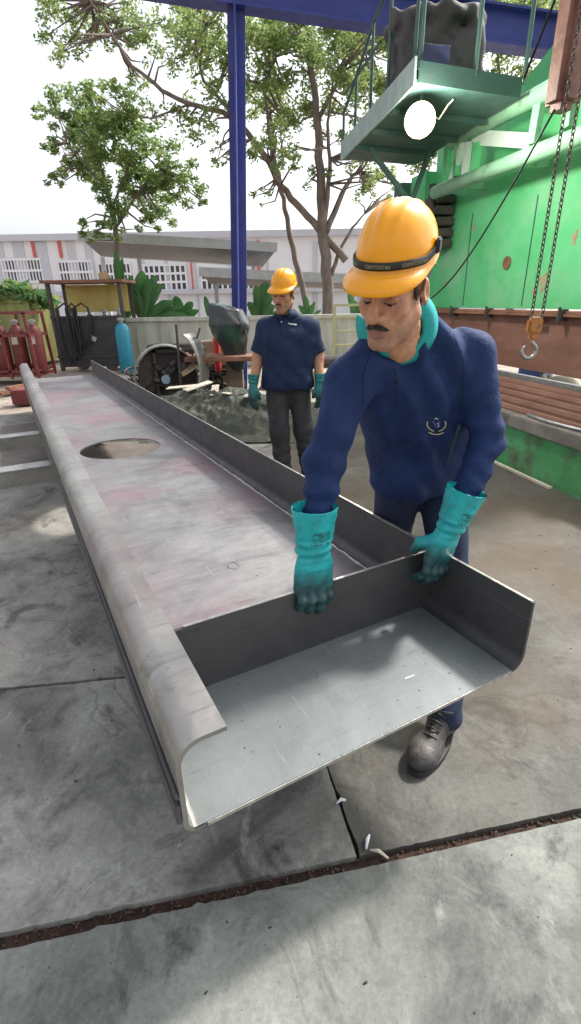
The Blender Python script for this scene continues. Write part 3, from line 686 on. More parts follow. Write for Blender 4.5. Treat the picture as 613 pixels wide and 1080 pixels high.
# rack
rk = gz(103, 391); RX0, RX1 = at(66, 385, 12.7).x, at(137, 385, 12.7).x; RY = 12.7; rt = at(100, 298, RY).z
rack = empty('cylinder_rack', (rk.x, RY, 0), 'dark open topped gas cylinder rack with yellow back board and draped hoses', 'rack')
for x in (RX0, RX1):
    for y in (RY, RY+.9):
        b = MB(); b.box((x, y, rt/2), (.08, .08, rt)); b.build('post', DARKSTEEL, rack)
b = MB(); b.box(((RX0+RX1)/2, RY+.45, rt+.03), (RX1-RX0+.25, 1.15, .06)); b.build('top_frame', RUST, rack)
b = MB(); zz = at(100, 335, RY).z; b.box(((RX0+RX1)/2, RY-.02, zz/2+.05), (RX1-RX0-.1, .03, zz-.1)); b.build('front_panel', mat('dark_rack_sheet', (.035, .035, .04), (.06, .058, .06), rough=.55, scale=4), rack)
b = MB(); b.box(((RX0+RX1)/2, RY-.05, zz+.02), (RX1-RX0+.1, .05, .05)); b.box(((RX0+RX1)/2, RY-.05, zz*.28), (RX1-RX0+.1, .05, .05)); b.build('cross_rail', DARKSTEEL, rack)
b = MB(); b.box(((RX0+RX1)/2, RY+.85, rt-.33), (RX1-RX0-.12, .03, .62)); b.build('back_board', YEL, rack)
b = MB(); b.box(((RX0+RX1)/2+.05, RY-.045, zz*.62), (.14, .01, .1), (0, .5, 0)); b.build('pale_sticker', mat('pale_sticker', (.6, .75, .7), rough=.6), rack)
for i in range(4): cylinder('gas_cylinder', (RX0+.35+i*.36, RY+.42, 0), .14, 1.32+.02*(i % 2), GALV if i != 1 else DARKSTEEL, ['bare grey gas cylinder, leftmost inside the dark rack', 'dark gas cylinder with a black valve inside the rack', 'bare grey gas cylinder third from left inside the rack', 'bare grey gas cylinder, rightmost inside the dark rack'][i], 'gas cylinder', 'gas cylinders inside the dark rack')
for i, (x, w, d) in enumerate([(.32, .14, 1.15), (.5, .10, 1.0), (.72, .16, .75)]):
    b = MB(); cx = RX0+x; zt3 = zz+.22
    for j in range(3):
        pts = []
        for k in range(15):
            t = k/14; a = PI*t; pts.append((cx-w*math.cos(a)*(1+.1*j), RY-.1-.03*j, zt3-(d+.05*j)*math.sin(a)**.6))
        b.tube(pts, .018, 6)
    b.tube([(cx-w, RY-.1, zt3), (cx, RY-.05, zt3+.1), (cx+w, RY-.1, zt3)], .02, 6)
    tag(b.build('hanging_hose', BLACK, smooth=True), ['black hose loops hanging over the left of the rack', 'second black hose bundle from the left on the rack', 'shorter black hose loop at the middle of the rack'][i], 'hose', 'hoses hanging on the cylinder rack')
b = MB(); p = at(104, 296, RY); b.box((p.x, RY+.4, rt+.14), (.22, .2, .2), .3, bevel=.03); tag(b.build('small_clay_pot', CARD), 'small orange brown box on top of the cylinder rack', 'box')
# red cage with cylinders
cy = 10.7; cgx0, cgx1 = at(-30, 400, cy).x, at(42, 400, cy).x; zc = at(20, 330, cy).z
cage = empty('red_cylinder_cage', ((cgx0+cgx1)/2, cy, 0), 'wine red frame trolley holding red gas cylinders at the left', 'trolley')
b = MB()
for x in (cgx0, (cgx0+cgx1)/2+.15, cgx1):
    for y in (cy, cy+.8): b.bar((x, y, .1), (x-.06, y, zc), .05, .05)
for zq in (zc, .95, .25):
    for y in (cy, cy+.8): b.bar((cgx0, y, zq), (cgx1-.03, y, zq), .05, .05)
    for x in (cgx0, cgx1): b.bar((x-.04, cy, zq), (x-.04, cy+.8, zq), .05, .05)
b.build('frame', REDW, cage)
b = MB(); b.box(((cgx0+cgx1)/2, cy+.4, .16), (cgx1-cgx0, .8, .04)); b.build('shelf', REDW, cage)
for x in (cgx0+.2, cgx1-.2):
    b = MB(); b.lathe((x, cy-.02, .09), [(.09, -.03), (.09, .03)], 16, Matrix.Rotation(PI/2, 3, 'X')); b.build('wheel', BLACK, cage)
for i in range(4):
    x = cgx0+.25+i*.36
    t = cylinder('gas_cylinder', (x, cy+.35, .185), .15, 1.0, REDW, ['dark red gas cylinder leftmost in the red trolley', 'dark red gas cylinder second from left in the red trolley', 'dark red gas cylinder with white paper label in the red trolley', 'dark red gas cylinder rightmost in the red trolley'][i], 'gas cylinder', 'red gas cylinders in the trolley')
    if i in (1, 2, 3):
        b = MB(); b.box((x, cy+.35-.155, .85), (.12, .012, .16)); b.build('paper_label', CREAM, t)
b = MB()
for i in range(9): b.box((-5.0+wr(.5), 9.7+wr(.4), .03+.03*i % .1), (.4+wr(.2), .1, .05), (0, 0, wr(2)))
tag(b.build('scrap_steel_pile', RUST), 'low heap of rusty steel offcuts beside the red trolley', 'scrap')
# red box on floor by cage
b = MB(); p = at(24, 432, 8.3); b.box((p.x, 8.4, .12), (.3, .3, .24), .3, bevel=.02); tag(b.build('rust_red_block', REDW), 'small rusty red block on the floor beside the channel', 'block')
# disc / bent drum half
dp = Vector((-1.95, 8.2, 0)); drum = empty('cut_drum_ring', dp, 'half round steel drum section standing upright beside the channel', 'drum section')
rr = .50
def ringseg(b, c, r, a0, a1, w, th, n=24, rz=0, hz=0):
    m = Matrix.Rotation(rz, 3, 'Z'); c = Vector(c)
    prev = None
    for k in range(n+1):
        a = R(a0+(a1-a0)*k/n); row = []
        for rr_, yy in ((r, -w/2), (r, w/2), (r-th, w/2), (r-th, -w/2)):
            row.append(b.bm.verts.new(m @ Vector((rr_*math.cos(a), yy, rr_*math.sin(a))) + c))
        if prev:
            for i in range(4): b.bm.faces.new((prev[i], prev[(i+1) % 4], row[(i+1) % 4], row[i]))
        prev = row
b = MB(); ringseg(b, (dp.x, dp.y, .42), .50, -30, 200, .35, .02, rz=.25); b.build('outer_ring', GALV, drum)
b = MB(); ringseg(b, (dp.x, dp.y+.1, .42), .47, 0, 360, .02, .44, rz=.25); b.build('inner_disc', DARKSTEEL, drum)
for i in range(14):
    b = MB(); a = wr(3); r_ = random.uniform(.08, .38); b.box((dp.x+r_*math.cos(a), dp.y-.03, .42+r_*math.sin(a)), (.1, .14, .06), (wr(), wr(), wr())); b.build('gear_tooth', DARKSTEEL, drum)
b = MB(); b.lathe((dp.x+.02, dp.y-.12, .4), [(.001, -.02), (.07, -.02), (.07, .02), (.001, .02)], 14, Matrix.Rotation(PI/2, 3, 'X')); b.build('pale_hub', mat('pale_blue_hub', (.3, .42, .5)), drum)
bp_ = Vector((-1.35, 8.0, 0)); b = MB()
prof = []
for k in range(13):
    a = R(-65+130*k/12); prof.append((.36*math.cos(a)-.22, .0, .56+.56*math.sin(a)))
rows = [[b.bm.verts.new(Vector((x+bp_.x-.1+yy*.15, bp_.y+yy, z_))) for x, y, z_ in prof] for yy in (-.22, .22)]
for k in range(12): b.bm.faces.new((rows[0][k], rows[0][k+1], rows[1][k+1], rows[1][k]))
o = b.build('curved_plate', GALV); md = o.modifiers.new('s', 'SOLIDIFY'); md.thickness = .02; tag(o, 'curved grey steel plate standing upright right of the drum section', 'plate')
b = MB(); b.box((-1.66, 7.9, .62), (.03, .05, 1.2), (.0, .02, 0)); tag(b.build('upright_flat_bar', DARKSTEEL), 'thin dark upright bar between drum section and curved plate', 'bar')
# tarp covered drill
dY = 8.4
dx = at(240, 400, dY).x
drill = empty('covered_drill_press', (dx, dY, 0), 'drill press on a brown column with its head under black tarpaulin', 'drill press')
hd = at(241, 356, dY); top = at(241, 325, dY); bot = at(246, 386, dY)
def tf(P):
    c = np.array([hd.x, hd.y, hd.z]); Q = P-c
    w = np.interp(Q[:, 2], [-.55, -.2, .2, .45], [.07, .2, .32, .26]); cxs = np.interp(Q[:, 2], [-.55, .5], [.12, -.02])
    d = np.maximum(np.sqrt((Q[:, 0]-cxs)**2+(Q[:, 1]*1.1)**2)-w, np.abs(Q[:, 2]+.02+.15*Q[:, 0])-.47)
    return d*.8+wob(P, 14, 9, .035)
V, Q = sdf_mesh(tf, (hd.x-.55, hd.y-.55, hd.z-.65), (hd.x+.55, hd.y+.55, hd.z+.65), .02)
mk(V, Q, 'tarpaulin', TARPB, drill)
b = MB(); b.box((dx+.12, dY+.12, .55), (.26, .26, 1.1), bevel=.02); b.build('column', mat('brown_casting', (.22, .15, .09), (.12, .09, .07), rough=.6, scale=5), drill)
b = MB(); b.box((dx-.05, dY-.15, .70), (1.1, .55, .07), bevel=.01); b.build('table', RUST, drill)
b = MB(); b.box((dx+.1, dY, .06), (.7, .7, .12)); b.build('foot', DARKSTEEL, drill)
b = MB(); b.tube([(dx-.35, dY-.2, 1.15), (dx-.5, dY-.25, .75)], .015, 6); b.build('lever', DARKSTEEL, drill); b = MB(); b.tube([(dx+.3, dY-.1, 1.3), (dx+.36, dY-.15, 1.0), (dx+.3, dY-.15, .7)], .015, 6); b.build('lever', DARKSTEEL, drill)
# table frame left of drill
tf_ = empty('steel_work_frame', (dx-.75, dY-.2, 0), 'thin dark steel work frame left of the drill press', 'frame')
b = MB()
for x in (-1.2, -.42): b.box((dx+x+.1, dY-.2, .42), (.05, .05, .84))
b.box((dx-.7, dY-.2, .30), (.9, .04, .04)); b.box((dx-.72, dY-.2, .82), (.82, .05, .05)); b.build('frame', DARKSTEEL, tf_)
b = MB(); q = at(206, 385, dY-.3); b.box(q, (.5, .3, .012), (.2, -.5, .2)); tag(b.build('cardboard_sheet', CARD), 'bent tan cardboard sheet leaning on the work frame', 'cardboard')
b = MB(); q = at(228, 375, dY+.9); b.box((q.x, q.y, q.z), (.55, .5, .5), bevel=.01); b.box((q.x, q.y, q.z/2), (.45, .4, q.z)); tag(b.build('brown_cabinet', mat('brown_cabinet_paint', (.28, .2, .12), (.35, .26, .17))), 'brown cabinet behind the covered drill press', 'cabinet')
b = MB(); q = at(229, 372, dY+.4); b.lathe((q.x, q.y, q.z-.3), [(.05, 0), (.06, .05), (.06, .5), (.03, .55)], 12); tag(b.build('red_extinguisher', mat('bright_red_paint', (.6, .05, .04))), 'narrow red upright cylinder behind the drill table', 'extinguisher')
# green canvas pile: crumpled sheet
gx, gy = np.meshgrid(np.linspace(-2.3, .45, 150), np.linspace(5.6, 8.0, 130), indexing='ij')
PP = np.c_[gx.ravel(), gy.ravel(), np.zeros(gx.size)]
env = np.zeros(gx.size)
for cx_, cy__, rx_, ry_, h_ in [(-1.35, 7.05, .85, .6, .30), (-.75, 6.75, .85, .55, .36), (-.3, 6.4, .65, .5, .24), (-1.8, 7.4, .5, .45, .2)]:
    env = np.maximum(env, h_*np.clip(1-((PP[:, 0]-cx_)/rx_)**2-((PP[:, 1]-cy__)/ry_)**2, -.3, 1)**1)
fold = .09*(1-2.2*np.abs(wob(PP, 9, 71, 1.)))+.045*(1-2.4*np.abs(wob(PP, 20, 72, 1.)))+.022*(1-2.4*np.abs(wob(PP, 44, 73, 1.)))
zz_ = env+fold*np.clip(env*6+.3, 0, 1)*.8; keep = (env+.02*wob(PP, 15, 5, 1.)) > -.02
idg = np.arange(gx.size).reshape(gx.shape); fq = np.stack([idg[:-1, :-1], idg[1:, :-1], idg[1:, 1:], idg[:-1, 1:]], -1).reshape(-1, 4); fq = fq[keep[fq].all(1)]
PP[:, 2] = np.maximum(zz_, .008); used = np.unique(fq); mp_ = np.full(gx.size, -1); mp_[used] = np.arange(len(used))
o = mk(PP[used], mp_[fq], 'canvas_heap', TARPG); o.data.polygons.foreach_set('use_smooth', np.zeros(len(o.data.polygons), bool)); md = o.modifiers.new('s', 'SOLIDIFY'); md.thickness = .006; tag(o, 'crumpled dark green canvas heap on the floor behind the channel', 'canvas')
b = MB()
for i in range(6): b.box((-1.5+i*.25, 7.2-.15*i, .42+wr(.03)), (.5, .1, .012), (wr(.2), wr(.2), wr(2)))
tag(b.build('scrap_strips', CREAM), 'pale torn strips lying on top of the green canvas heap', 'scraps')
# yellow-green frame at right of far worker
fr = empty('yellow_green_rack', (at(365, 380, 12).x, 12, 0), 'low yellow green pipe rack behind the front worker\'s shoulder', 'rack')
b = MB(); x0, x1 = at(352, 380, 12).x, at(392, 380, 12).x
for x in (x0, x1): b.box((x, 12, .72), (.06, .06, 1.4))
for zq in (.55, .85, 1.15, 1.4): b.box(((x0+x1)/2, 12, zq), (x1-x0, .05, .05))
b.build('frame', YG, fr)
b = MB(); q = at(360, 400, 11); b.tube([(q.x-1.0, 11, .3), (q.x+1.4, 11, .3)], .13, 12); tag(b.build('dark_pipe', DARKSTEEL), 'dark pipe lying on the ground below the yellow green rack', 'pipe')
b = MB()
for i in range(8): q = at(random.uniform(335, 385), 405, 9+wr(.8)); b.box((q.x, q.y, .04), (.5, .12, .06), (0, 0, wr(2)))
for i in range(7): b.box((-2.4+wr(.5), 9.5+wr(.5), .05), (.5, .12, .06), (wr(.2), 0, wr(2)))
tag(b.build('steel_offcuts', DARKSTEEL), kind='stuff')
b = MB(); q = at(345, 410, 9.5); b.box((q.x, 9.5, .15), (.5, .35, .3), .2, bevel=.01); tag(b.build('timber_crate', CARD), 'small tan box on the yard floor right of the far worker', 'box')
# ================================================================== BUILDINGS
BY = 34.0
bl = empty('white_factory_building', (-8, BY, 0), 'long white factory building with barred windows and red stripes far behind the yard', 'building')
X0, X1 = at(-160, 300, BY).x, at(560, 300, BY).x; zt4 = at(100, 252, BY).z
b = MB(); b.box(((X0+X1)/2, BY+4.0, zt4/2-1), (X1-X0, 8, zt4+2)); b.build('wall', WHITEW, bl)
def brect(px0, py0, px1, py1, y=BY):
    a = at(px0, py0, y); c = at(px1, py1, y); return a.x, c.x, c.z, a.z
b = MB(); b.box(((X0+X1)/2, BY-.1, zt4+.1), (X1-X0, .5, .35)); b.build('roof_parapet', GREYB, bl)
for px in (2, 24, 48, 78, 96, 150, 175, 205, 240, 280, 330, 380):
    a = brect(px, 255, px+5, 335)
    b = MB(); b.box(((a[0]+a[1])/2, BY-.03, (a[2]+a[3])/2), (a[1]-a[0], .1, a[3]-a[2])); b.build('pilaster', GREYB, bl)
for px in (33, 61, 199, 270):
    a = brect(px, 254, px+6, 272 if px < 100 else 310)
    b = MB(); b.box(((a[0]+a[1])/2, BY-.08, (a[2]+a[3])/2), (a[1]-a[0], .12, a[3]-a[2])); b.build('red_panel', REDS, bl)
def window(px0, py0, px1, py1, cols, rows):
    a = brect(px0, py0, px1, py1); 
    b = MB(); b.box(((a[0]+a[1])/2, BY-.02, (a[2]+a[3])/2), (a[1]-a[0], .05, a[3]-a[2])); g = b.build('window', GLASS, bl)
    b = MB(); w = a[1]-a[0]; h = a[3]-a[2]
    for i in range(cols+1): b.box((a[0]+w*i/cols, BY-.1, (a[2]+a[3])/2), (w/cols*.33, .08, h+.1))
    for i in range(rows+1): b.box(((a[0]+a[1])/2, BY-.11, a[2]+h*i/rows), (w+.1, .08, .13))
    b.build('window_bars', WHITEW, g)
window(-60, 274, -4, 298, 14, 2); window(2, 274, 47, 297, 12, 2); window(62, 276, 100, 298, 10, 2); window(104, 278, 140, 300, 9, 2); window(146, 280, 198, 306, 9, 3); window(284, 290, 330, 306, 10, 2); window(338, 290, 372, 306, 8, 2); window(212, 285, 268, 305, 10, 2)
b = MB(); a = brect(-60, 306, 420, 310); b.box(((a[0]+a[1])/2, BY-.2, (a[2]+a[3])/2), (a[1]-a[0], .4, .25)); b.build('ledge', GREYB, bl)
# canopies
def canopy(n, near, farr, y0, y1, posts, lab):
    A, B = at(*near[0], y0), at(*near[1], y0); z0 = (A.z+B.z)/2
    C, D = at(*farr[0], y1), at(*farr[1], y1)
    t = empty('shed_canopy', ((A.x+B.x)/2, (y0+y1)/2, 0), lab, 'canopy')
    b = MB(); b.prism([A, B, D, C], (0, 0, .08)); b.build('roof_sheet', ROOFG, t)
    b = MB(); b.bar(A+Vector((0, -.05, .03)), B+Vector((0, -.05, .03)), .1, .28, ext=.1); b.build('gutter', mat('pale_gutter_'+str(n), (.5, .51, .53)) , t)
    b = MB()
    for i in range(70): k = i/69; b.bar(A.lerp(B, k)+Vector((0, .1, -.02)), C.lerp(D, k)+Vector((0, 0, -.02)), .05, .035)
    b.build('corrugation', ROOFG, t)
    for px in posts:
        q = at(px, 300, y1-.5); k = (px-near[0][0])/(near[1][0]-near[0][0]); zt_ = C.lerp(D, min(1, max(0, k))).z
        b = MB(); b.box((q.x, q.y, zt_/2), (.14, .14, zt_-.04)); b.build('post', GREYB, t)
canopy(1, [(85, 250), (291, 262)], [(108, 270), (276, 281)], 19, 24, (112, 150, 268), 'long grey corrugated canopy roof behind the small tree')
canopy(2, [(212, 288), (385, 296)], [(224, 299), (380, 305)], 18, 22, (228, 300, 372), 'lower grey canopy roof right of the blue post')

b = MB(); q = gz(118, 462, .006); b.box((q.x-.1, q.y+.1, .008), (2.3, 2.6, .016), .49); tag(b.build('tan_floor_plate', mat('tan_floor_sheet', (.2, .175, .155), (.14, .115, .1), rough=.8, scale=4)), 'flat tan brown plate on the floor seen through the round hole', 'plate')

# marks on the steel
SCR = mat('dark_scribe', (.05, .035, .045), (.11, .08, .09), rough=.8, scale=60)
def chpt(px, py, w=0):
    p0 = chw(0, 0, w); q = onpl(px, py, p0, CW); return CMW.inverted() @ q
b = MB(); c = chpt(246, 597); b.tube([(c.x+.022*math.cos(a), c.y+.03*math.sin(a), .0006) for a in [2*PI*k/20 for k in range(20)]], .0010, 4, close=True); cbuild(b, 'marker_ring', SCR)
b = MB()
for (px, py, qx, qy) in [(427, 716, 437, 712), (422, 632, 430, 626), (424, 624, 428, 634)]:
    c, d_ = chpt(px, py), chpt(qx, qy)
    if py < 650:
        continue
    b.tube([(c.x, c.y, .0008), (d_.x, d_.y, .0008)], .0022, 4)
cbuild(b, 'chalk_tick', WPRINT)
b = MB(); rg_ = random.Random(9)
for i in range(70):
    x = rg_.uniform(.12, 1.0); y = rg_.uniform(.01, .37) if i < 45 else rg_.uniform(.45, 3); r_ = rg_.uniform(.0012, .0042); b.lathe((x, y, .0004), [(r_, 0), (r_*.6, r_*.5), (.0002, r_*.6)], 6)
o = cbuild(b, 'spatter', mat('weld_spatter', (.09, .04, .03), (.2, .12, .08), rough=.8, scale=80)); tag(o, kind='stuff')
# rust patches on the green panel
for (px, py, r_, sd) in [(573, 298, .11, 1), (563, 308, .06, 2), (500, 240, .05, 3), (606, 250, .07, 4), (470, 300, .05, 5)]:
    c = onpl(px, py, mp(0, .896), MN); rg_ = random.Random(sd); b = MB()
    pts = [c+(MD*math.cos(a)*.7+Vector((0, 0, 1))*math.sin(a))*r_*rg_.uniform(.4, 1.1) for a in [2*PI*k/22 for k in range(22)]]
    b.prism(pts, MN*.003); b.build('rust_patch', mat('reddish_rust_patch', (.42, .2, .14), (.3, .36, .2), rough=.8, scale=14) if 'reddish_rust_patch' not in MATS else MATS['reddish_rust_patch'], machine)

def tangle(cx, cy, n, spread, h, seed, name, lab, m):
    rg_ = random.Random(seed); b = MB()
    p = [Vector((cx+rg_.uniform(-1, 1)*spread, cy+rg_.uniform(-1, 1)*spread*.5, rg_.uniform(.03, h))) for _ in range(n)]; out = []
    for i in range(1, n-2):
        for k in range(6):
            t = k/6; a, b0, c0, d0 = p[i-1], p[i], p[i+1], p[i+2]; out.append(.5*((2*b0)+(c0-a)*t+(2*a-5*b0+4*c0-d0)*t*t+(3*b0-a-3*c0+d0)*t**3)); out[-1].z = max(.025, out[-1].z)
    b.tube(out, .02, 6); return tag(b.build(name, m, smooth=True), lab, 'hose')
tangle(-2.5, 9.2, 26, .5, .5, 1, 'tangled_hose', 'tangled dark hose behind the drum section', BLACK)
tangle(-1.35, 8.9, 30, .55, .55, 2, 'tangled_hose', 'tangled dark hose under the steel work frame', BLACK)
tangle(-.05, 8.8, 26, .4, .45, 3, 'tangled_hose', 'tangled dark hose right of the drill press foot', BLACK)
mo = empty('old_motor', (-.2, 7.6, 0), 'small dark motor lying between the canvas heap and the far worker', 'motor')
b = MB(); b.lathe((-.2, 7.6, .2), [(.03, -.26), (.12, -.24), (.16, -.2), (.16, .15), (.10, .2), (.03, .24)], 18, Matrix.Rotation(PI/2, 3, 'Y')); b.build('motor_body', DARKSTEEL, mo, smooth=False)
b = MB(); b.box((-.2, 7.6, .03), (.3, .3, .06)); b.build('foot_plate', DARKSTEEL, mo)
eq = empty('engine_block', (-2.35, 10.6, 0), 'rusty dark engine block standing beside the cylinder rack', 'engine')
b = MB(); rg_ = random.Random(4); b.box((-2.35, 10.6, .4), (.9, .5, .7), bevel=.03)
b.build('block', DARKSTEEL, eq)
for k in range(4): b = MB(); b.lathe((-2.7+.23*k, 10.3, .55), [(.07, 0), (.08, .05), (.05, .22)], 10, Matrix.Rotation(PI/2, 3, 'X')); b.build('cylinder_port', RUST, eq)
# ================================================================== PEOPLE
def rgb(*a): return np.array(a, float)
SK = rgb(.56, .285, .17); SKR = rgb(.40, .17, .12); SKD = rgb(.10, .065, .05); LIPC = rgb(.30, .12, .10)
def sm(x, a, b): t = np.clip((x-a)/(b-a), 0, 1); return t*t*(3-2*t)
def head_f(P, slim=1.0):
    ax = np.abs(P[:, 0]); Q = P.copy(); Q[:, 0] = ax
    d = ell(P, (0, -.018, .035), (.077, .096, .088))
    d = su(d, ell(P, (0, .030, -.035), (.060, .062, .085)), .03)
    d = su(d, cap(Q, (.052, -.012, -.062), (.014, .068, -.104), .020, .018), .03)
    d = su(d, cap(Q, (0, .074, -.104), (.012, .074, -.104), .018), .02)
    d = su(d, ell(Q, (.044, .058, -.022), (.022, .022, .022)), .022)
    d = su(d, cap(Q, (.0, .082, .032), (.046, .068, .030), .014, .012), .018)
    d = su(d, ell(P, (0, .072, -.062), (.034, .026, .030)), .02)
    d = ss(d, ell(Q, (.031, .102, .006), (.021, .017, .014)), .016)
    # lids / eyeball bulge
    d = su(d, ell(Q, (.031, .073, .004), (.0165, .0165, .0145)), .006)
    d = ss(d, ell(Q, (.031, .092, -.0035), (.0135, .007, .0028)), .003)
    # nose
    n = cap(P, (0, .088, .022), (0, .112, -.026), .0085, .0125)
    n = su(n, ell(P, (0, .114, -.029), (.0135, .012, .011)), .01)
    n = su(n, ell(Q, (.0155, .098, -.033), (.0095, .012, .0095)), .008)
    n = ss(n, ell(Q, (.008, .108, -.043), (.0045, .006, .004)), .003)
    d = su(d, n, .012)
    # lips
    d = su(d, cap(Q, (0, .0985, -.0655), (.022, .088, -.069), .0068, .0035), .005)
    d = su(d, cap(Q, (0, .0965, -.0775), (.019, .087, -.0745), .0078, .004), .005)
    d = ss(d, cap(Q, (0, .105, -.0715), (.024, .093, -.0715), .0022, .0012), .003)
    # ears
    e = ell(Q, (.083, -.012, -.004), (.010, .021, .033), np.array([[.93, .35, 0], [-.35, .93, 0], [0, 0, 1]]))
    e = ss(e, ell(Q, (.094, -.004, .002), (.008, .012, .020)), .006)
    e = su(e, ell(Q, (.079, .002, -.005), (.006, .007, .009)), .005)
    d = su(d, e, .008)
    # neck
    d = su(d, cap(P, (0, -.030, -.06), (0, -.050, -.16), .052*slim, .055*slim), .03)
    return d
def head_col(P):
    ax = np.abs(P[:, 0]); c = np.tile(SK, (len(P), 1))
    def mx(m, col): nonlocal c; c = c*(1-m[:, None])+col*m[:, None]
    red = np.exp(-((ax-.05)**2+(P[:, 1]-.07)**2+(P[:, 2]+.02)**2)/.0007)*.5; mx(red, SKR)
    mx(np.exp(-((ax)**2+(P[:, 1]-.12)**2+(P[:, 2]+.03)**2)/.0003)*.4, SKR)
    mx(sm(ax, .078, .088)*.35, SKR)
    st = sm(-P[:, 2], .045, .075)*sm(P[:, 1], -.035, .01)*(1-sm(-P[:, 2], .125, .145)); st = st*(.5+.08*np.sin(P[:, 0]*900)*np.sin(P[:, 2]*1100)); mx(np.clip(st, 0, 1)*.88, SKD*1.8)
    lip = (1-sm(ax, .020, .025))*sm(P[:, 1], .088, .093)*(1-sm(np.abs(P[:, 2]+.0715), .0105, .0135)); mx(lip*.8, LIPC)
    eye = np.exp(-(((ax-.031)/.019)**2+((P[:, 2]-.004)/.015)**2))*sm(P[:, 1], .05, .07); mx(eye*.35, SKD*1.6)
    lash = np.exp(-((P[:, 2]+.0015-.06*(ax-.031)**2*60)/.0022)**2)*(1-sm(np.abs(ax-.031), .014, .018))*sm(P[:, 1], .06, .07); mx(np.clip(lash, 0, 1)*.95, rgb(.012, .01, .01))
    hl = sm(P[:, 2], .035, .055)*(1-sm(P[:, 1], .02, .05)); mx(hl*.8, rgb(.03, .02, .018))
    return c
def hair_f(P):
    ax = np.abs(P[:, 0]); d = ell(P, (0, -.020, .030), (.081, .101, .095))
    d = su(d, cap(P, (0, -.045, -.03), (0, -.06, -.075), .055, .05), .03) 
    # keep only region behind hairline: y < line(z)
    line = np.where(P[:, 2] > .0, .040, .018)+0*ax
    cut = P[:, 1]-np.interp(P[:, 2], [-.06, -.03, .0, .03, .07], [-.062, -.040, .018, .028, .07])
    earc = -(np.sqrt((P[:, 1]+.010)**2+(P[:, 2]+.006)**2)-.031)
    d = np.maximum(d, cut); d = np.maximum(d, np.where(ax > .05, earc, -1)); d = np.maximum(d, -(P[:, 2]+.085))
    side = ell(np.c_[ax, P[:, 1], P[:, 2]], (.0720, .018, .020), (.0050, .011, .036))
    d = su(d, side, .003)
    return d+wob(P, 260, 4, .0018)
def mous_f(P):
    Q = P.copy(); Q[:, 0] = np.abs(Q[:, 0])
    d = cap(Q, (.002, .1035, -.0525), (.017, .099, -.0555), .0058, .0060); d = su(d, cap(Q, (.017, .099, -.0555), (.031, .0885, -.063), .0060, .0025), .004)
    return d+wob(P, 420, 5, .0022)+mous_k
def brow_f(P):
    Q = P.copy(); Q[:, 0] = np.abs(Q[:, 0]); d = cap(Q, (.013, .0935, .030), (.034, .0885, .037), .0048, .005); d = su(d, cap(Q, (.034, .0885, .037), (.053, .0715, .031), .005, .0022), .003)
    return d+wob(P, 400, 6, .0012)
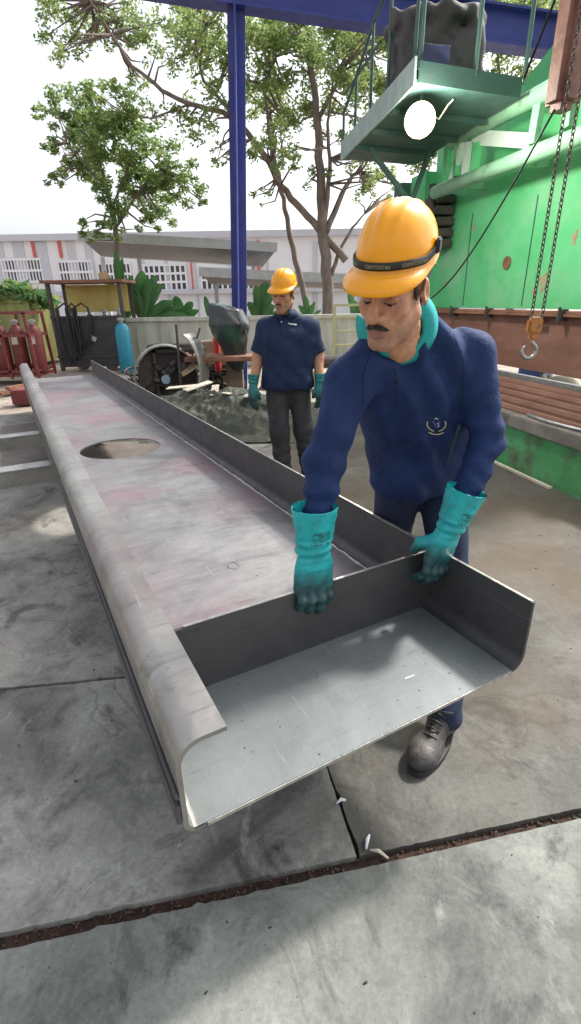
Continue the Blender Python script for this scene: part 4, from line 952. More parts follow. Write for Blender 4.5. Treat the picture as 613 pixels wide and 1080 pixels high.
def helmet(parent, M4, band=True, tilt=0):
    n, mrad = 72, 26
    def pt(phi, t):
        # phi 0=front(+y); t 0 top .. 1 rim
        s, c = math.sin(phi), math.cos(phi)
        a = .112; bf = .142 if c > 0 else .138
        rim = -.012+.030*max(0, 1-abs(abs(phi)-2.0)/.75)**1 - (.022*sm(np.array(abs(phi)), 2.5, 3.1).item() if abs(phi) > 2.5 else 0)
        th = t*PI/2; r = math.sin(th)**.86; z = .045+.125*math.cos(th)**.9*1.0
        z = rim+(z-.045)*((.122-rim)/.125)
        x = a*r*s; y = -.008+bf*r*c
        rd = math.exp(-((x)/.016)**2)*.009*math.sin(PI*min(1, t*1.15))**.5*(1 if c > -.6 else .4) + math.exp(-((abs(x)-.042)/.009)**2)*.004*math.sin(PI*t)
        nrm = Vector((x/a, (y+.008)/bf, max(.01, (z)/.13))).normalized()
        return Vector((x, y, z))+nrm*rd
    b = MB(); rings = []
    for j in range(mrad+1):
        t = .001+j/mrad*.999; rings.append([b.bm.verts.new(pt(-PI+2*PI*k/n, t)) for k in range(n)])
    # brim
    for st, (o, dz) in enumerate([(.35, -.002), (.7, -.006), (1.0, -.012), (1.0, -.016), (.9, -.017)]):
        row = []
        for k in range(n):
            phi = -PI+2*PI*k/n; p = pt(phi, 1); f = .5+.5*math.cos(phi); w = .007+.042*sm(np.array(f), .55, 1.0).item()+.010*sm(np.array(1-f), .85, 1.0).item()
            dr = Vector((math.sin(phi), math.cos(phi), 0)); row.append(b.bm.verts.new(p+dr*(w*o)+Vector((0, 0, dz*(1+1.4*sm(np.array(f), .6, 1).item())))))
        rings.append(row)
    for j in range(len(rings)-1):
        for k in range(n): b.bm.faces.new((rings[j][k], rings[j][(k+1) % n], rings[j+1][(k+1) % n], rings[j+1][k]))
    b.bm.faces.new(rings[0])
    hm = b.build('helmet_shell', HELM, None, smooth=True); so_ = hm.modifiers.new('s', 'SOLIDIFY'); so_.thickness = .003; so_.offset = -1
    hm.matrix_world = M4; hm.parent = parent; hm.matrix_parent_inverse = parent.matrix_world.inverted()
    def sub(o): o.matrix_world = M4.copy(); bpy.context.view_layer.update(); w_ = M4.copy(); o.parent = hm; o.matrix_parent_inverse = Matrix.Identity(4); o.matrix_basis = Matrix.Identity(4); return o
    def ringpt(phi, t, off):
        p = pt(phi, t); q = pt(phi, t-.02); nr = Vector((math.sin(phi), math.cos(phi), .15)).normalized(); return p+nr*off
    if band:
        b = MB(); n2 = 60; rows = []
        for k in range(n2+1):
            phi = -1.75+3.5*k/n2; tt = .955; P0 = ringpt(phi, tt, .0045); up = Vector((0, 0, .5)).normalized()
            cz = P0.z+.004+.022*(abs(phi)/1.75)**2*.0
            rows.append((b.bm.verts.new(Vector((P0.x, P0.y, cz-.0088))), b.bm.verts.new(Vector((P0.x, P0.y, cz+.0088)))))
        for k in range(n2): b.bm.faces.new((rows[k][0], rows[k+1][0], rows[k+1][1], rows[k][1]))
        o = b.build('goggle_band', BAND, None, smooth=True); m = o.modifiers.new('s', 'SOLIDIFY'); m.thickness = .003; m.offset = 0; sub(o)
        for s in (-1, 1):
            b = MB(); P0 = ringpt(s*1.72, .945, .007); b.box(P0+Vector((0, 0, .004)), (.014, .030, .034), (0, 0, -s*.15), bevel=.004)
            sub(b.build('band_clip', BLACK, None))
        # lettering on the band (printed upside down as worn)
        fc = bpy.data.curves.new('t', 'FONT'); fc.body = 'PROGUARD'; fc.size = .0135; fc.align_x = 'CENTER'; fc.align_y = 'CENTER'; fc.extrude = .0002; fc.space_character = 1.1
        to = bpy.data.objects.new('t', fc); COL.objects.link(to); bpy.context.view_layer.update(); dg = bpy.context.evaluated_depsgraph_get(); src = bpy.data.meshes.new_from_object(to.evaluated_get(dg)); bpy.data.objects.remove(to)
        for cphi in (-.98, -.10, .85):
            me = src.copy()
            for v in me.vertices:
                lx = v.co.x; phi = cphi+lx/.125; P0 = ringpt(phi, .955, .0066+v.co.z); v.co = Vector((P0.x, P0.y, P0.z+.004-v.co.y*.85))
            o = link('band_lettering', me, PRINT); sub(o)
    # harness
    b = MB(); rows = []
    for k in range(41):
        phi = -PI+2*PI*k/40; r1, r2 = .088, .108; x, y = r1*math.sin(phi), -.012+r2*math.cos(phi)
        rows.append((b.bm.verts.new((x, y, -.010)), b.bm.verts.new((x*1.02, y*1.02, .035))))
    for k in range(40): b.bm.faces.new((rows[k][0], rows[k+1][0], rows[k+1][1], rows[k][1]))
    o = b.build('harness', HARN, None, smooth=True); m = o.modifiers.new('s', 'SOLIDIFY'); m.thickness = .002; sub(o)
    b = MB()
    for s in (-1, 1): b.tube([(s*.09, -.03, .0), (s*.092, -.085, -.030), (s*.03, -.118, -.045)], .004, 6)
    b.tube([(-.03, -.118, -.045), (.03, -.118, -.045)], .010, 8)
    sub(b.build('nape_strap', HARN, None, smooth=True))
    return hm
def setp(o, parent, Mw=None):
    if Mw is not None: o.matrix_world = Mw
    o.parent = parent; o.matrix_parent_inverse = parent.matrix_world.inverted(); return o
def face_bits(parent, M4, h=.0022, k=1.0):
    global mous_k; mous_k = .0 if h < .003 else .0016
    V, Q = sdf_mesh(hair_f, (-.1, -.14, -.12), (.1, .09, .14), h*1.1); setp(mk(V, Q, 'hair', HAIRM), parent, M4)
    V, Q = sdf_mesh(mous_f, (-.05, .06, -.09), (.05, .13, -.03), h*.7); setp(mk(V, Q, 'moustache', HAIRM), parent, M4)
    V, Q = sdf_mesh(brow_f, (-.07, .05, .01), (.07, .12, .06), h*.7); setp(mk(V, Q, 'eyebrows', HAIRM), parent, M4)
    for s in (-1, 1):
        b = MB(); r = bmesh.ops.create_uvsphere(b.bm, u_segments=20, v_segments=14, radius=.0152)
        o = b.build('eye', EYEM, None, smooth=True); setp(o, parent, M4 @ Matrix.Translation((s*.031, .0715, .002)))
        b = MB(); b.lathe((0, .0147, 0), [(.001, .0012), (.005, .0008), (.0068, 0)], 14, Matrix.Rotation(-PI/2, 3, 'X')); io = b.build('iris', IRIS, None, smooth=True)
        io.parent = o; io.matrix_basis = Matrix.Rotation(R(-22), 4, 'X')
def hmat(o, yaw, pitch, roll, sc=1.0):
    """yaw: degrees turned from -Y towards -X; pitch: down"""
    y, p = R(yaw), R(pitch)
    Fv = Vector((-math.sin(y)*math.cos(p), -math.cos(y)*math.cos(p), -math.sin(p)))
    Rv = Fv.cross(Vector((0, 0, 1))).normalized(); Uv = Rv.cross(Fv)
    q = Matrix.Rotation(R(roll), 3, Fv); Rv = q @ Rv; Uv = q @ Uv
    m = Matrix((Rv*sc, Fv*sc, Uv*sc)).transposed().to_4x4(); m.translation = Vector(o); return m
def in_head(M4, f):
    inv = np.array(M4.inverted()); s = M4.to_scale()[0]
    return lambda P: f(P @ inv[:3, :3].T+inv[:3, 3])*s
# ---- glove in local frame: +Z to the fingers, +Y back of hand, thumb towards +X*side
def glove_f(curl, side=1, cufflen=.15, cuffr=(.066, .052), spread=.0215, grip=True, seed=0):
    fx = [-.0345, -.012, .0115, .034]; ln = [.076, .089, .094, .084]
    def f(P):
        Q = P.copy(); Q[:, 0] *= side
        z = Q[:, 2]
        # cuff (hollow)
        t = np.clip((-z)/cufflen, 0, 1); rx = .036+(cuffr[0]-.036)*t**.75; ry = .027+(cuffr[1]-.027)*t**.75
        rad = np.sqrt((Q[:, 0]/rx)**2+(Q[:, 1]/ry)**2); dc = (rad-1)*np.minimum(rx, ry)
        dc += wob(P, 55, seed+11, .004)*sm(-z, -.02, .03)+.0022*np.sin(z*210+wob(P, 20, seed+2, 2.))*sm(-z, -.02, .02)*(1-sm(-z, .06, .09))
        out = np.maximum(dc, np.maximum(z-.02, -z-cufflen))
        inn = np.maximum(dc+.005, -z-cufflen-.01+0*z); inn = np.maximum(inn, z+cufflen*.55)
        cuff = np.maximum(out, -inn)
        # palm
        pm = ell(Q, (0, 0, .045), (.049, .024, .058))
        for i in range(4): pm = su(pm, cap(Q, (fx[i]*.6, .002, .01), (fx[i]*1.05, .006, .085), .019, .0155), .014)
        d = su(pm, cuff, .018)
        # fingers
        fg = None
        for i in range(4):
            p = Vector((fx[i]*1.08, .004, .085)); a = curl[i][0]; L = ln[i]; q = p
            seg = [(L*.48, .0138, .0122), (L*.34, .0128, .0115), (L*.28, .0122, .0105)]; dd = None
            for j, (l, r1, r2) in enumerate(seg):
                a = curl[i][j]; dx = (fx[i]*.12)/.034*.3
                e = q+Vector((dx*l*.6, -math.sin(R(a))*l, math.cos(R(a))*l)); c_ = cap(Q, q, e, r1, r2); dd = c_ if dd is None else su(dd, c_, .006); q = e
            fg = dd if fg is None else su(fg, dd, .0012)
        d = su(d, fg, .010)
        # thumb
        if grip: th = su(cap(Q, (.030, -.006, .015), (.052, -.036, .045), .020, .0165), cap(Q, (.052, -.036, .045), (.044, -.052, .088), .0165, .0135), .008)
        else: th = su(cap(Q, (.030, -.002, .015), (.058, -.014, .050), .019, .016), cap(Q, (.058, -.014, .050), (.060, -.024, .088), .016, .0125), .008)
        d = su(d, th, .012)
        return d+wob(P, 90, seed+3, .0016)
    return f
def glove_col(P, base, dark, side, prt=True, dz=.05):
    z = P[:, 2]; n = wob(P, 45, 77, 1.)+.6*wob(P, 140, 78, 1.)
    m = sm(z+.035*n, dz-.06, dz+.045); m = np.clip(m*.97+.35*sm(n, .3, .8), 0, 1)
    c = np.array(base)*(1-m[:, None])+np.array(dark)*m[:, None]
    c *= (1+.14*n)[:, None]
    if prt:
        x = P[:, 0]; zz = z+.085; on = (P[:, 1] > .0) & (np.abs(x) < .030) & (np.abs(zz) < .022)
        rows = np.floor((zz+.022)/.0088).astype(int); fr = ((zz+.022)/.0088) % 1
        h_ = np.sin(np.floor(x*260)*12.9898+rows*78.2)*43758.5; h_ = h_-np.floor(h_)
        on &= (fr > .22) & (h_ > .3)
        c[on] = c[on]*.45
    return c
def glove(parent, M4, side, curl, base, dark, h=.0027, seed=0, label=None, prt=True, grip=True, dz=.05, wx=1.0, **k):
    f = glove_f(curl, side, seed=seed, grip=grip, **k); V, Q = sdf_mesh(f, (-.1, -.13, -.17), (.1, .09, .2), h)
    cc = glove_col(V, base, dark, side, prt, dz); V = V.copy(); V[:, 0] *= 1+(wx-1)*np.clip((V[:, 2]+.10)/.10, 0, 1); V[:, 1] *= 1+(wx-1)*.5
    o = mk(V, Q, 'glove', GLOVE, None, cc); setp(o, parent, M4)
    if label: o['label'] = label
    return o
def fr4(o, Z, Y):
    Z = Vector(Z).normalized(); Y = Vector(Y); Y = (Y-Z*Y.dot(Z)).normalized(); X = Y.cross(Z)
    m = Matrix((X, Y, Z)).transposed().to_4x4(); m.translation = Vector(o); return m
def collar(parent, M4, m, r0=.064, r1=.088, h=.040, drop=.030, gap=.22, name='collar'):
    """local: +Y front, +Z up"""
    b = MB(); n = 44; rows = []
    for k in range(n+1):
        a = -PI+gap+(2*PI-2*gap)*k/n; a += PI      # from front right round the back to front left
        s, c = math.sin(a), math.cos(a); f = max(0, (c-.1)/.9)**1.5
        inner = Vector((r0*.98*s, r0*1.0*c+.0, h*.2)); top = Vector((r0*s, r0*c*1.02, h*(1-.35*f)))
        top2 = top+Vector((s, c, 0))*.004+Vector((0, 0, .0015)); low = Vector((r1*s, r1*c*1.05, -drop*.42-drop*.9*f)); mid = (top2+low)/2+Vector((s, c, .3))*.004
        rows.append([b.bm.verts.new(v) for v in (inner, top, top2, mid, low)])
    for k in range(n):
        for j in range(4): b.bm.faces.new((rows[k][j], rows[k+1][j], rows[k+1][j+1], rows[k][j+1]))
    o = b.build(name, m, None, smooth=True); s = o.modifiers.new('s', 'SOLIDIFY'); s.thickness = .0022; setp(o, parent, M4); return o
def shoe(parent, ankle, dirv, m, sc=1.0, name='shoe'):
    dv = Vector((dirv[0], dirv[1], 0)).normalized(); M4 = Matrix((Vector((dv.y, -dv.x, 0))*sc, dv*sc, Vector((0, 0, 1))*sc)).transposed().to_4x4(); M4.translation = Vector((ankle[0], ankle[1], 0))
    def f(P):
        d = ell(P, (0, -.03, .045), (.042, .055, .05)); d = su(d, ell(P, (.004, .12, .035), (.052, .085, .042)), .05); d = su(d, cap(P, (0, -.02, .06), (0, -.015, .13), .046, .050), .03)
        d = su(d, cap(P, (0, .02, .075), (0, .08, .06), .035, .03), .03); d = np.maximum(d, -(P[:, 2]-.016)); d = np.maximum(d, P[:, 2]-.135)
        return d+wob(P, 60, 5, .0022)
    V, Q = sdf_mesh(f, (-.09, -.12, -.02), (.09, .24, .18), .004); o = mk(V, Q, name, m); setp(o, parent, M4)
    b = MB(); pts = []
    for k in range(32):
        a = 2*PI*k/32; x = math.cos(a); y = math.sin(a); w = .052+.006*(1 if y > 0 else -1)*abs(y); pts.append((x*w*(1-.12*max(0, -y)), .058+y*.152, .002))
    b.prism(pts, (0, 0, .022)); s = b.build('sole', BLACK, None); s.parent = o
    b = MB()
    for i in range(4):
        y = .035+i*.022; z = .126-i*.012; b.tube([(-.022, y, z-.012), (0, y+.006, z), (.022, y, z-.012)], .0035, 6)
    l = b.build('laces', BLACK, None, smooth=True); l.parent = o
    return o

def body_person(name, loc, label, J, headM, mats, hsize=.0075, folds=1, seed=0, headh=.0022):
    """J: joints dict in world coordinates"""
    root = empty(name, loc, label, 'person')
    A = {k: np.array(v, float) for k, v in J.items()}
    hf = in_head(headM, head_f)
    sd_ = A['S']; sd_ = sd_/np.linalg.norm(sd_)
    pel, che, nk = A['pelvis'], A['chest'], A['neck']
    def torso(P, o=0.0):
        d = cap(P, pel-sd_*.075, che-sd_*.10, .115+o, .115+o); d = su(d, cap(P, pel+sd_*.075, che+sd_*.10, .115+o, .115+o), .08)
        d = su(d, cap(P, (pel+che)/2+A['front']*.03, che+A['front']*.02, .115+o, .10+o), .06)
        d = su(d, cap(P, A['shr'], nk, .062+o, .055+o), .06); d = su(d, cap(P, A['shl'], nk, .062+o, .055+o), .06)
        return d
    def arm(P, s, r=(.056, .046, .032), upto=1.0, k=.035):
        a, e, w = A['sh'+s], A['el'+s], A['wr'+s]
        return su(cap(P, a, e, r[0], r[1]), cap(P, e, w, r[1], r[2]), k)
    def leg(P, s, r=(.068, .050, .040)):
        h_, kn, an = A['hip'+s], A['kn'+s], A['an'+s]
        return su(cap(P, h_, kn, r[0], r[1]), su(cap(P, kn, kn+(an-kn)*.35, r[1], r[1]*.97), cap(P, kn+(an-kn)*.35, an, r[1]*.97, r[2]), .03), .03)
    def skin(P):
        d = torso(P, -.032)
        for s in 'rl': d = su(d, arm(P, s, (.046, .030, .026) if seed == 1 else (.056, .046, .032)), .05); d = su(d, leg(P, s), .015)
        d = su(d, cap(P, np.array(headM @ Vector((0, -.045, -.12))), nk, .055, .062), .03)
        return d
    allp = np.array([v for k, v in A.items() if k not in ('S', 'front')]); lo, hi = allp.min(0)-.2, allp.max(0)+.25
    Vb, Qb = sdf_mesh(skin, lo, hi, hsize*1.4)
    Vh, Qh = sdf_mesh(head_f, (-.12, -.13, -.22), (.12, .145, .15), headh)
    ch_ = head_col(Vh); Mh = np.array(headM); Vhw = Vh @ Mh[:3, :3].T+Mh[:3, 3]
    V, Q = joinVF((Vb, Qb), (Vhw, Qh)); cb = np.tile(SK*.95, (len(Vb), 1)); mk(V, Q, 'body', SKIN, None, np.vstack([cb, ch_])); bo = bpy.context.scene.objects['body'] if False else None
    for o in COL.objects:
        if o.name.startswith('body') and o.type == 'MESH' and o.parent is None and o.data.materials and o.data.materials[0] == SKIN: setp(o, root)
    face_bits(root, headM, headh)
    return root, A, torso, arm, leg, sd_
# ------------------------------------------------------------- NEAR WORKER
HN = Vector(at(415, 305, 1.38)); headN = hmat(HN, 36, 20, -6, 1.03) @ Matrix.Diagonal((.94, 1, 1, 1))
hr_w = Vector((.066, 1.325, .812)); hl_w = Vector((.49, 1.49, .80))
J = dict(pelvis=(.52, 1.86, .96), chest=(.40, 1.63, 1.295), neck=(.312, 1.495, 1.45), S=(.93, .36, 0), front=(-.36, -.86, -.2),
         shr=(.182, 1.475, 1.295), shl=(.565, 1.60, 1.355), elr=(.105, 1.42, 1.08), ell=(.655, 1.60, 1.085), wrr=tuple(hr_w), wrl=(hl_w.x+.022, hl_w.y-.02, hl_w.z+.005),
         hipr=(.43, 1.84, .90), hipl=(.60, 1.90, .90), knr=(.44, 1.98, .50), knl=(.64, 1.74, .50), anr=(.46, 2.25, .10), anl=(.56, 1.41, .10))
near, A, torso, arm, leg, sdv = body_person('person', (.55, 1.75, 0), 'worker in yellow helmet and navy long sleeves leaning over the channel gripping it', J, headN, None, seed=1)
nax = np.array(headN @ Vector((0, -.045, -.12)))
pelN = A['pelvis']+np.array([-.01, -.03, -.02])
def shirtN(P):
    d = torso(P, .006); d = su(d, cap(P, pelN-sdv*.07, pelN+sdv*.07, .148), .06)
    ar = None
    for s in 'rl':
        a, e, w = A['sh'+s], A['el'+s], A['wr'+s]; w2 = w-(w-e)*.10
        x = su(cap(P, a, e, .070, .056), cap(P, e, w2, .056, .044), .03)
        # arm folds
        u = (e-a)/np.linalg.norm(e-a); tt = (P-a)@u; u2 = (w-e)/np.linalg.norm(w-e); t2 = (P-e)@u2
        x = x+wob(P, 22, 40+ord(s), .006)-.008*np.abs(wob(P, 15, 140+ord(s), 1.))+.003+.004*np.sin(tt*75+wob(P, 14, 3, 4.))*sm(tt, .06, .24)+.0028*np.sin(t2*105+wob(P, 22, 8, 5.))*sm(t2, 0, .1)
        x = np.maximum(x, (P-w2)@u2)
        ar = x if ar is None else np.minimum(ar, x)
    d = d+wob(P, 13, 21, .014)+wob(P, 34, 22, .004)-.016*np.abs(wob(P, 11, 121, 1.))+.006
    q = (P-A['chest'])
    # drag folds from the armpits to the belly
    dd = q@sdv; d = d+.009*np.sin(dd*55+(P[:, 2]-1.2)*38+wob(P, 9, 6, 3.))*sm(-np.abs(dd), -.19, -.06)
    d = su(d, ar, .035)
    hem = .80-P[:, 2]+.02*np.sin(P[:, 0]*22)+.015
    d = np.maximum(d, hem)
    nv = (nax-A['neck']); nv = nv/np.linalg.norm(nv); hole = cap(P, A['neck']-nv*.01+np.array([-.008, -.02, 0]), nax+nv*.1+np.array([-.008, -.02, 0]), .076, .085); d = ss(d, hole, .008)
    # v opening at front
    return d
V, Q = sdf_mesh(shirtN, (-.05, 1.2, .76), (.85, 2.1, 1.5), .006)
shN = setp(mk(V, Q, 'shirt', NAVY), near)
def pants(leg_, A_, pel, sd, o=.016, seed=50, hem=.07, wide=1.0, top=.94):
    def f(P):
        d = cap(P, pel-sd*.075, pel+sd*.075, .128)
        for s in 'rl':
            h_, kn, an = A_['hip'+s], A_['kn'+s], A_['an'+s]
            l = su(cap(P, h_, kn, .098, .074*wide), cap(P, kn, an, .074*wide, .064*wide), .03); l = l+.004*np.sin(P[:, 2]*70+wob(P, 12, seed, 4.))*(sm(-P[:, 2], -.62, -.35))
            l = np.maximum(l, hem-P[:, 2]); d = su(d, l, .03)
        return np.maximum(d+wob(P, 14, seed+1, .008)+.01*sm(P[:, 2], .80, .86), P[:, 2]-top)
    return f
V, Q = sdf_mesh(pants(leg, A, A['pelvis'], sdv), (.2, 1.3, .05), (.85, 2.4, 1.05), .009); setp(mk(V, Q, 'trousers', JEANS), near)
shoe(near, (.55, 1.40), (-.62, -.8), SHOE, 1.1); shoe(near, (.46, 2.25), (-.2, -.95), SHOE, 1.06)
# collar
nv = (Vector(nax)-Vector(A['neck'])).normalized(); Fh = Vector((-.42, -.9, 0)); 
cM = fr4(Vector(A['neck'])+nv*.036+Vector((-.008, -.018, 0)), nv, (-.34, -.94, 0)); 
collar(near, cM, TEAL, r0=.065, r1=.108, h=.012, drop=.046, gap=.34)
helmet(near, headN @ Matrix.Translation((0, -.008, .072)) @ Matrix.Rotation(R(5), 4, 'X') @ Matrix.Diagonal((.85, .86, .96, 1)), band=True)
TB = (.012, .40, .42); TD = (.02, .06, .065)
zr = Vector((-.02, -.045, -1)); gM = fr4(hr_w+Vector((0, -.012, -.005)), zr, -CV)
glove(near, gM, 1, [(-26, 22, 46), (-22, 14, 34), (-24, 12, 30), (-16, 22, 44)], TB, TD, seed=1, cufflen=.17, cuffr=(.070, .056), wx=1.3)
zl = Vector((-.30, .0, -1)); gM2 = fr4(hl_w+Vector((.02, -.02, .0)), zl, -CV+CU*.1)
glove(near, gM2, -1, [(-20, 20, 48), (-24, 14, 36), (-22, 14, 34), (-14, 22, 44)], TB, TD, seed=5, cufflen=.17, cuffr=(.070, .056), wx=1.2)
# details on shirt by ray cast from the front of the chest
dg = bpy.context.evaluated_depsgraph_get()
def onto(o, px, py, off=.002):
    bv = BVHTree.FromPolygons([o.matrix_world @ v.co for v in o.data.vertices], [tuple(p.vertices) for p in o.data.polygons])
    d_ = ray(px, py).normalized(); h_ = bv.ray_cast(CAM, d_)
    if h_[0] is None: return None, None
    return h_[0]+h_[1]*off*(1 if h_[1].dot(d_) < 0 else -1), (h_[1] if h_[1].dot(d_) < 0 else -h_[1])
def decal(o, cpx, cpy, pts, width, m, name, parent, off=.0015):
    b = MB(); P_ = []
    for x, y in pts:
        p, n_ = onto(o, cpx+x, cpy+y, off)
        if p is not None: P_.append(p)
    if len(P_) > 1: b.tube(P_, width, 6)
    return setp(b.build(name, m, None, smooth=True), parent)
bpy.context.view_layer.update()
cx, cy_ = 460, 447
emb = []
for s in (-1, 1):
    pts = [(s*(10.0*math.sin(a)), 1+8.5*-math.cos(a)*-1*.9-1) for a in [R(15+i*12) for i in range(9)]]
    decal(shN, cx, cy_, pts, .0022, GOLD, 'crest_laurel', near)
decal(shN, cx, cy_, [(-8, 9), (-4, 10.5), (0, 11), (4, 10.5), (8, 9)], .0020, GOLD, 'crest_scroll', near)
decal(shN, cx, cy_, [(-3.5, -3), (-1.5, 1), (0, 4), (2, 1), (3.5, -3)], .0028, PURP, 'crest_shield', near)
decal(shN, cx, cy_, [(-2, -5), (0, -6.5), (2, -5)], .0016, WPRINT, 'crest_top', near); decal(shN, cx, cy_, [(1, -1), (3, 1.5), (2, 3)], .0018, WPRINT, 'crest_mark', near)
for (x, y) in ((421, 402), (421, 421)):
    p, n_ = onto(shN, x, y, .002)
    if p is not None:
        b = MB(); zx = n_.orthogonal().normalized(); b.lathe(p, [(.001, .0025), (.0045, .002), (.0055, 0), (.0055, -.002)], 14, Matrix((zx, n_.cross(zx), n_)).transposed()); setp(b.build('button', BLACK, None), near)
decal(shN, 0, 0, [(416, 388), (417, 396), (417.5, 405), (418, 415), (418, 428)], .0014, mat('dark_seam', (.006, .01, .03), rough=.9), 'placket_seam', near, 0)
decal(shN, 0, 0, [(485, 448), (480, 462), (475, 478), (471, 492)], .0075, mat('dull_teal_panel', (.02, .10, .13), rough=.9), 'side_panel', near, -.004)

SEAM = MATS['dark_seam']
def along(pts, n=24):
    out = []
    for i in range(len(pts)-1):
        for k in range(n//(len(pts)-1)): t = k/(n//(len(pts)-1)); out.append((pts[i][0]+(pts[i+1][0]-pts[i][0])*t, pts[i][1]+(pts[i+1][1]-pts[i][1])*t))
    return out+[pts[-1]]
decal(shN, 0, 0, along([(478, 352), (489, 380), (488, 420), (480, 452)]), .0012, SEAM, 'shoulder_seam', near, 0)
decal(shN, 0, 0, along([(392, 366), (383, 395), (383, 430)]), .0012, SEAM, 'shoulder_seam', near, 0)
# ------------------------------------------------------------- FAR WORKER
fx, fy = -.005, 4.2
hF = Vector(at(299, 310, fy-.03)); headF = hmat(hF, 24, 10, -3, 1.04) @ Matrix.Diagonal((.95, .97, 1.03, 1))
dz_ = hF.z-1.62
J2 = dict(pelvis=(fx+.005, fy+.01, .93), chest=(fx+.01, fy, 1.22), neck=(fx+.0, fy+.02, 1.44+dz_), S=(1, .05, 0), front=(-.05, -.8, 0),
          shr=(fx-.165, fy+.02, 1.375+dz_), shl=(fx+.185, fy+.02, 1.37+dz_), elr=(fx-.235, fy+.03, 1.10), ell=(fx+.25, fy+.04, 1.09), wrr=(fx-.28, fy-.08, .875), wrl=(fx+.265, fy-.06, .875),
          hipr=(fx-.09, fy+.01, .90), hipl=(fx+.09, fy+.01, .90), knr=(fx-.075, fy-.05, .50), knl=(fx+.125, fy+.02, .50), anr=(fx-.05, fy-.03, .10), anl=(fx+.18, fy+.08, .10))
farp, A2, torso2, arm2, leg2, sd2 = body_person('person', (fx, fy, 0), 'worker in yellow helmet and short sleeved navy polo standing beyond the channel, watching', J2, headF, None, hsize=.008, headh=.0042)
nax2 = np.array(headF @ Vector((0, -.045, -.12)))
def shirtF(P):
    d = torso2(P, .010); d = su(d, cap(P, A2['pelvis']+np.array([-.06, -.015, -.03]), A2['pelvis']+np.array([.06, -.015, -.03]), .145), .06)
    ar = None
    for s in 'rl':
        a, e = A2['sh'+s], A2['el'+s]; u = (e-a)/np.linalg.norm(e-a); x = cap(P, a, e, .072, .075)+wob(P, 24, 70+ord(s), .006); x = np.maximum(x, (P-a)@u-np.linalg.norm(e-a)*.86); ar = x if ar is None else np.minimum(ar, x)
    d = d+wob(P, 16, 61, .010)+wob(P, 36, 62, .004)-.016*np.abs(wob(P, 14, 65, 1.))+.005+.004*np.sin(P[:, 0]*40+P[:, 2]*45)*sm(-P[:, 2], -1.15, -.95)
    d = su(d, ar, .035); d = np.maximum(d, .85-P[:, 2]+.006*np.sin(P[:, 0]*30)); d = np.maximum(d, P[:, 2]-1.49-dz_)
    nv_ = nax2-A2['neck']; nv_ /= np.linalg.norm(nv_); return ss(d, cap(P, A2['neck'], nax2+nv_*.1, .064, .07), .008)
V, Q = sdf_mesh(shirtF, (fx-.42, fy-.28, .82), (fx+.42, fy+.28, 1.55), .0085); shF = setp(mk(V, Q, 'polo_shirt', NAVY2), farp)
V, Q = sdf_mesh(pants(leg2, A2, A2['pelvis'], sd2, wide=1.12, seed=90), (fx-.32, fy-.3, .04), (fx+.36, fy+.3, 1.0), .01); setp(mk(V, Q, 'trousers', GREYT), farp)
nv2 = (Vector(nax2)-Vector(A2['neck'])).normalized()
collar(farp, fr4(Vector(A2['neck'])+nv2*.04+Vector((0, -.012, 0)), nv2, (-.1, -1, 0)), NAVY2, r0=.066, r1=.10, h=.026, drop=.045, gap=.3)
helmet(farp, headF @ Matrix.Translation((0, -.006, .063)) @ Matrix.Scale(.84, 4), band=False)
shoe(farp, (fx-.05, fy-.03), (-.15, -1), SHOE, 1); shoe(farp, (fx+.18, fy+.08), (.15, -1), SHOE, 1)
TB2 = (.012, .20, .19); TD2 = (.015, .05, .05); cv = [(8, 26, 44)]*4
glove(farp, fr4(Vector(A2['wrr'])+Vector((0, 0, -.0)), (-.06, -.12, -1), (-.75, -.6, 0)), 1, cv, TB2, TD2, h=.005, seed=7, prt=False, grip=False, cufflen=.10, cuffr=(.052, .045), dz=.06)
glove(farp, fr4(Vector(A2['wrl'])+Vector((0, 0, -.0)), (.04, -.05, -1), (.6, -.75, 0)), -1, cv, TB2, TD2, h=.005, seed=8, prt=False, grip=False, cufflen=.10, cuffr=(.052, .045), dz=.06)
bpy.context.view_layer.update()
decal(shF, 0, 0, [(304, 341), (307, 342), (310, 342.2), (313, 342.8)], .006, WPRINT, 'chest_lettering', farp, .001)
for (x, y) in ((296.5, 335), (297, 339.5)):
    p, n_ = onto(shF, x, y, .002)
    if p is not None:
        b = MB(); zx = n_.orthogonal().normalized(); b.lathe(p, [(.001, .003), (.006, 0)], 10, Matrix((zx, n_.cross(zx), n_)).transposed()); setp(b.build('button', WPRINT, None), farp)
decal(shF, 0, 0, [(294, 333), (295, 340), (296, 347), (296, 352)], .003, MATS['dark_seam'], 'placket', farp, 0)
# ================================================================== TREES AND PLANTS
def leaves(C, Rr, N, size, rg, flat=.75, droop=0):
    """random small leaf quads in ellipsoid clumps"""
    V = []; 
    for c, r, n in zip(C, Rr, N):
        u = rg.normal(size=(n, 3)); u /= np.linalg.norm(u, axis=1)[:, None]; rad = rg.random(n)**(.45); p = np.array(c)+u*rad[:, None]*np.array([r, r, r*flat])
        V.append(p)
    P = np.vstack(V); n = len(P); a = rg.normal(size=(n, 3)); a[:, 2] *= .5; a /= np.linalg.norm(a, axis=1)[:, None]
    b_ = np.cross(a, rg.normal(size=(n, 3))); b_ /= np.linalg.norm(b_, axis=1)[:, None]; s = size*(.6+.8*rg.random(n))[:, None]
    q = np.stack([P-a*s, P-b_*s*.45, P+a*s, P+b_*s*.45], 1).reshape(-1, 3)
    f = np.arange(4*n).reshape(-1, 4); return q, f
def mesh_raw(name, V, Fq, m, parent, mi=None):
    me = bpy.data.meshes.new(name); me.from_pydata(V.tolist(), [], Fq.tolist()); o = link(name, me, m, None)
    if mi is not None: me.polygons.foreach_set('material_index', mi)
    if parent: o.parent = parent; o.matrix_parent_inverse = parent.matrix_world.inverted()
    return o
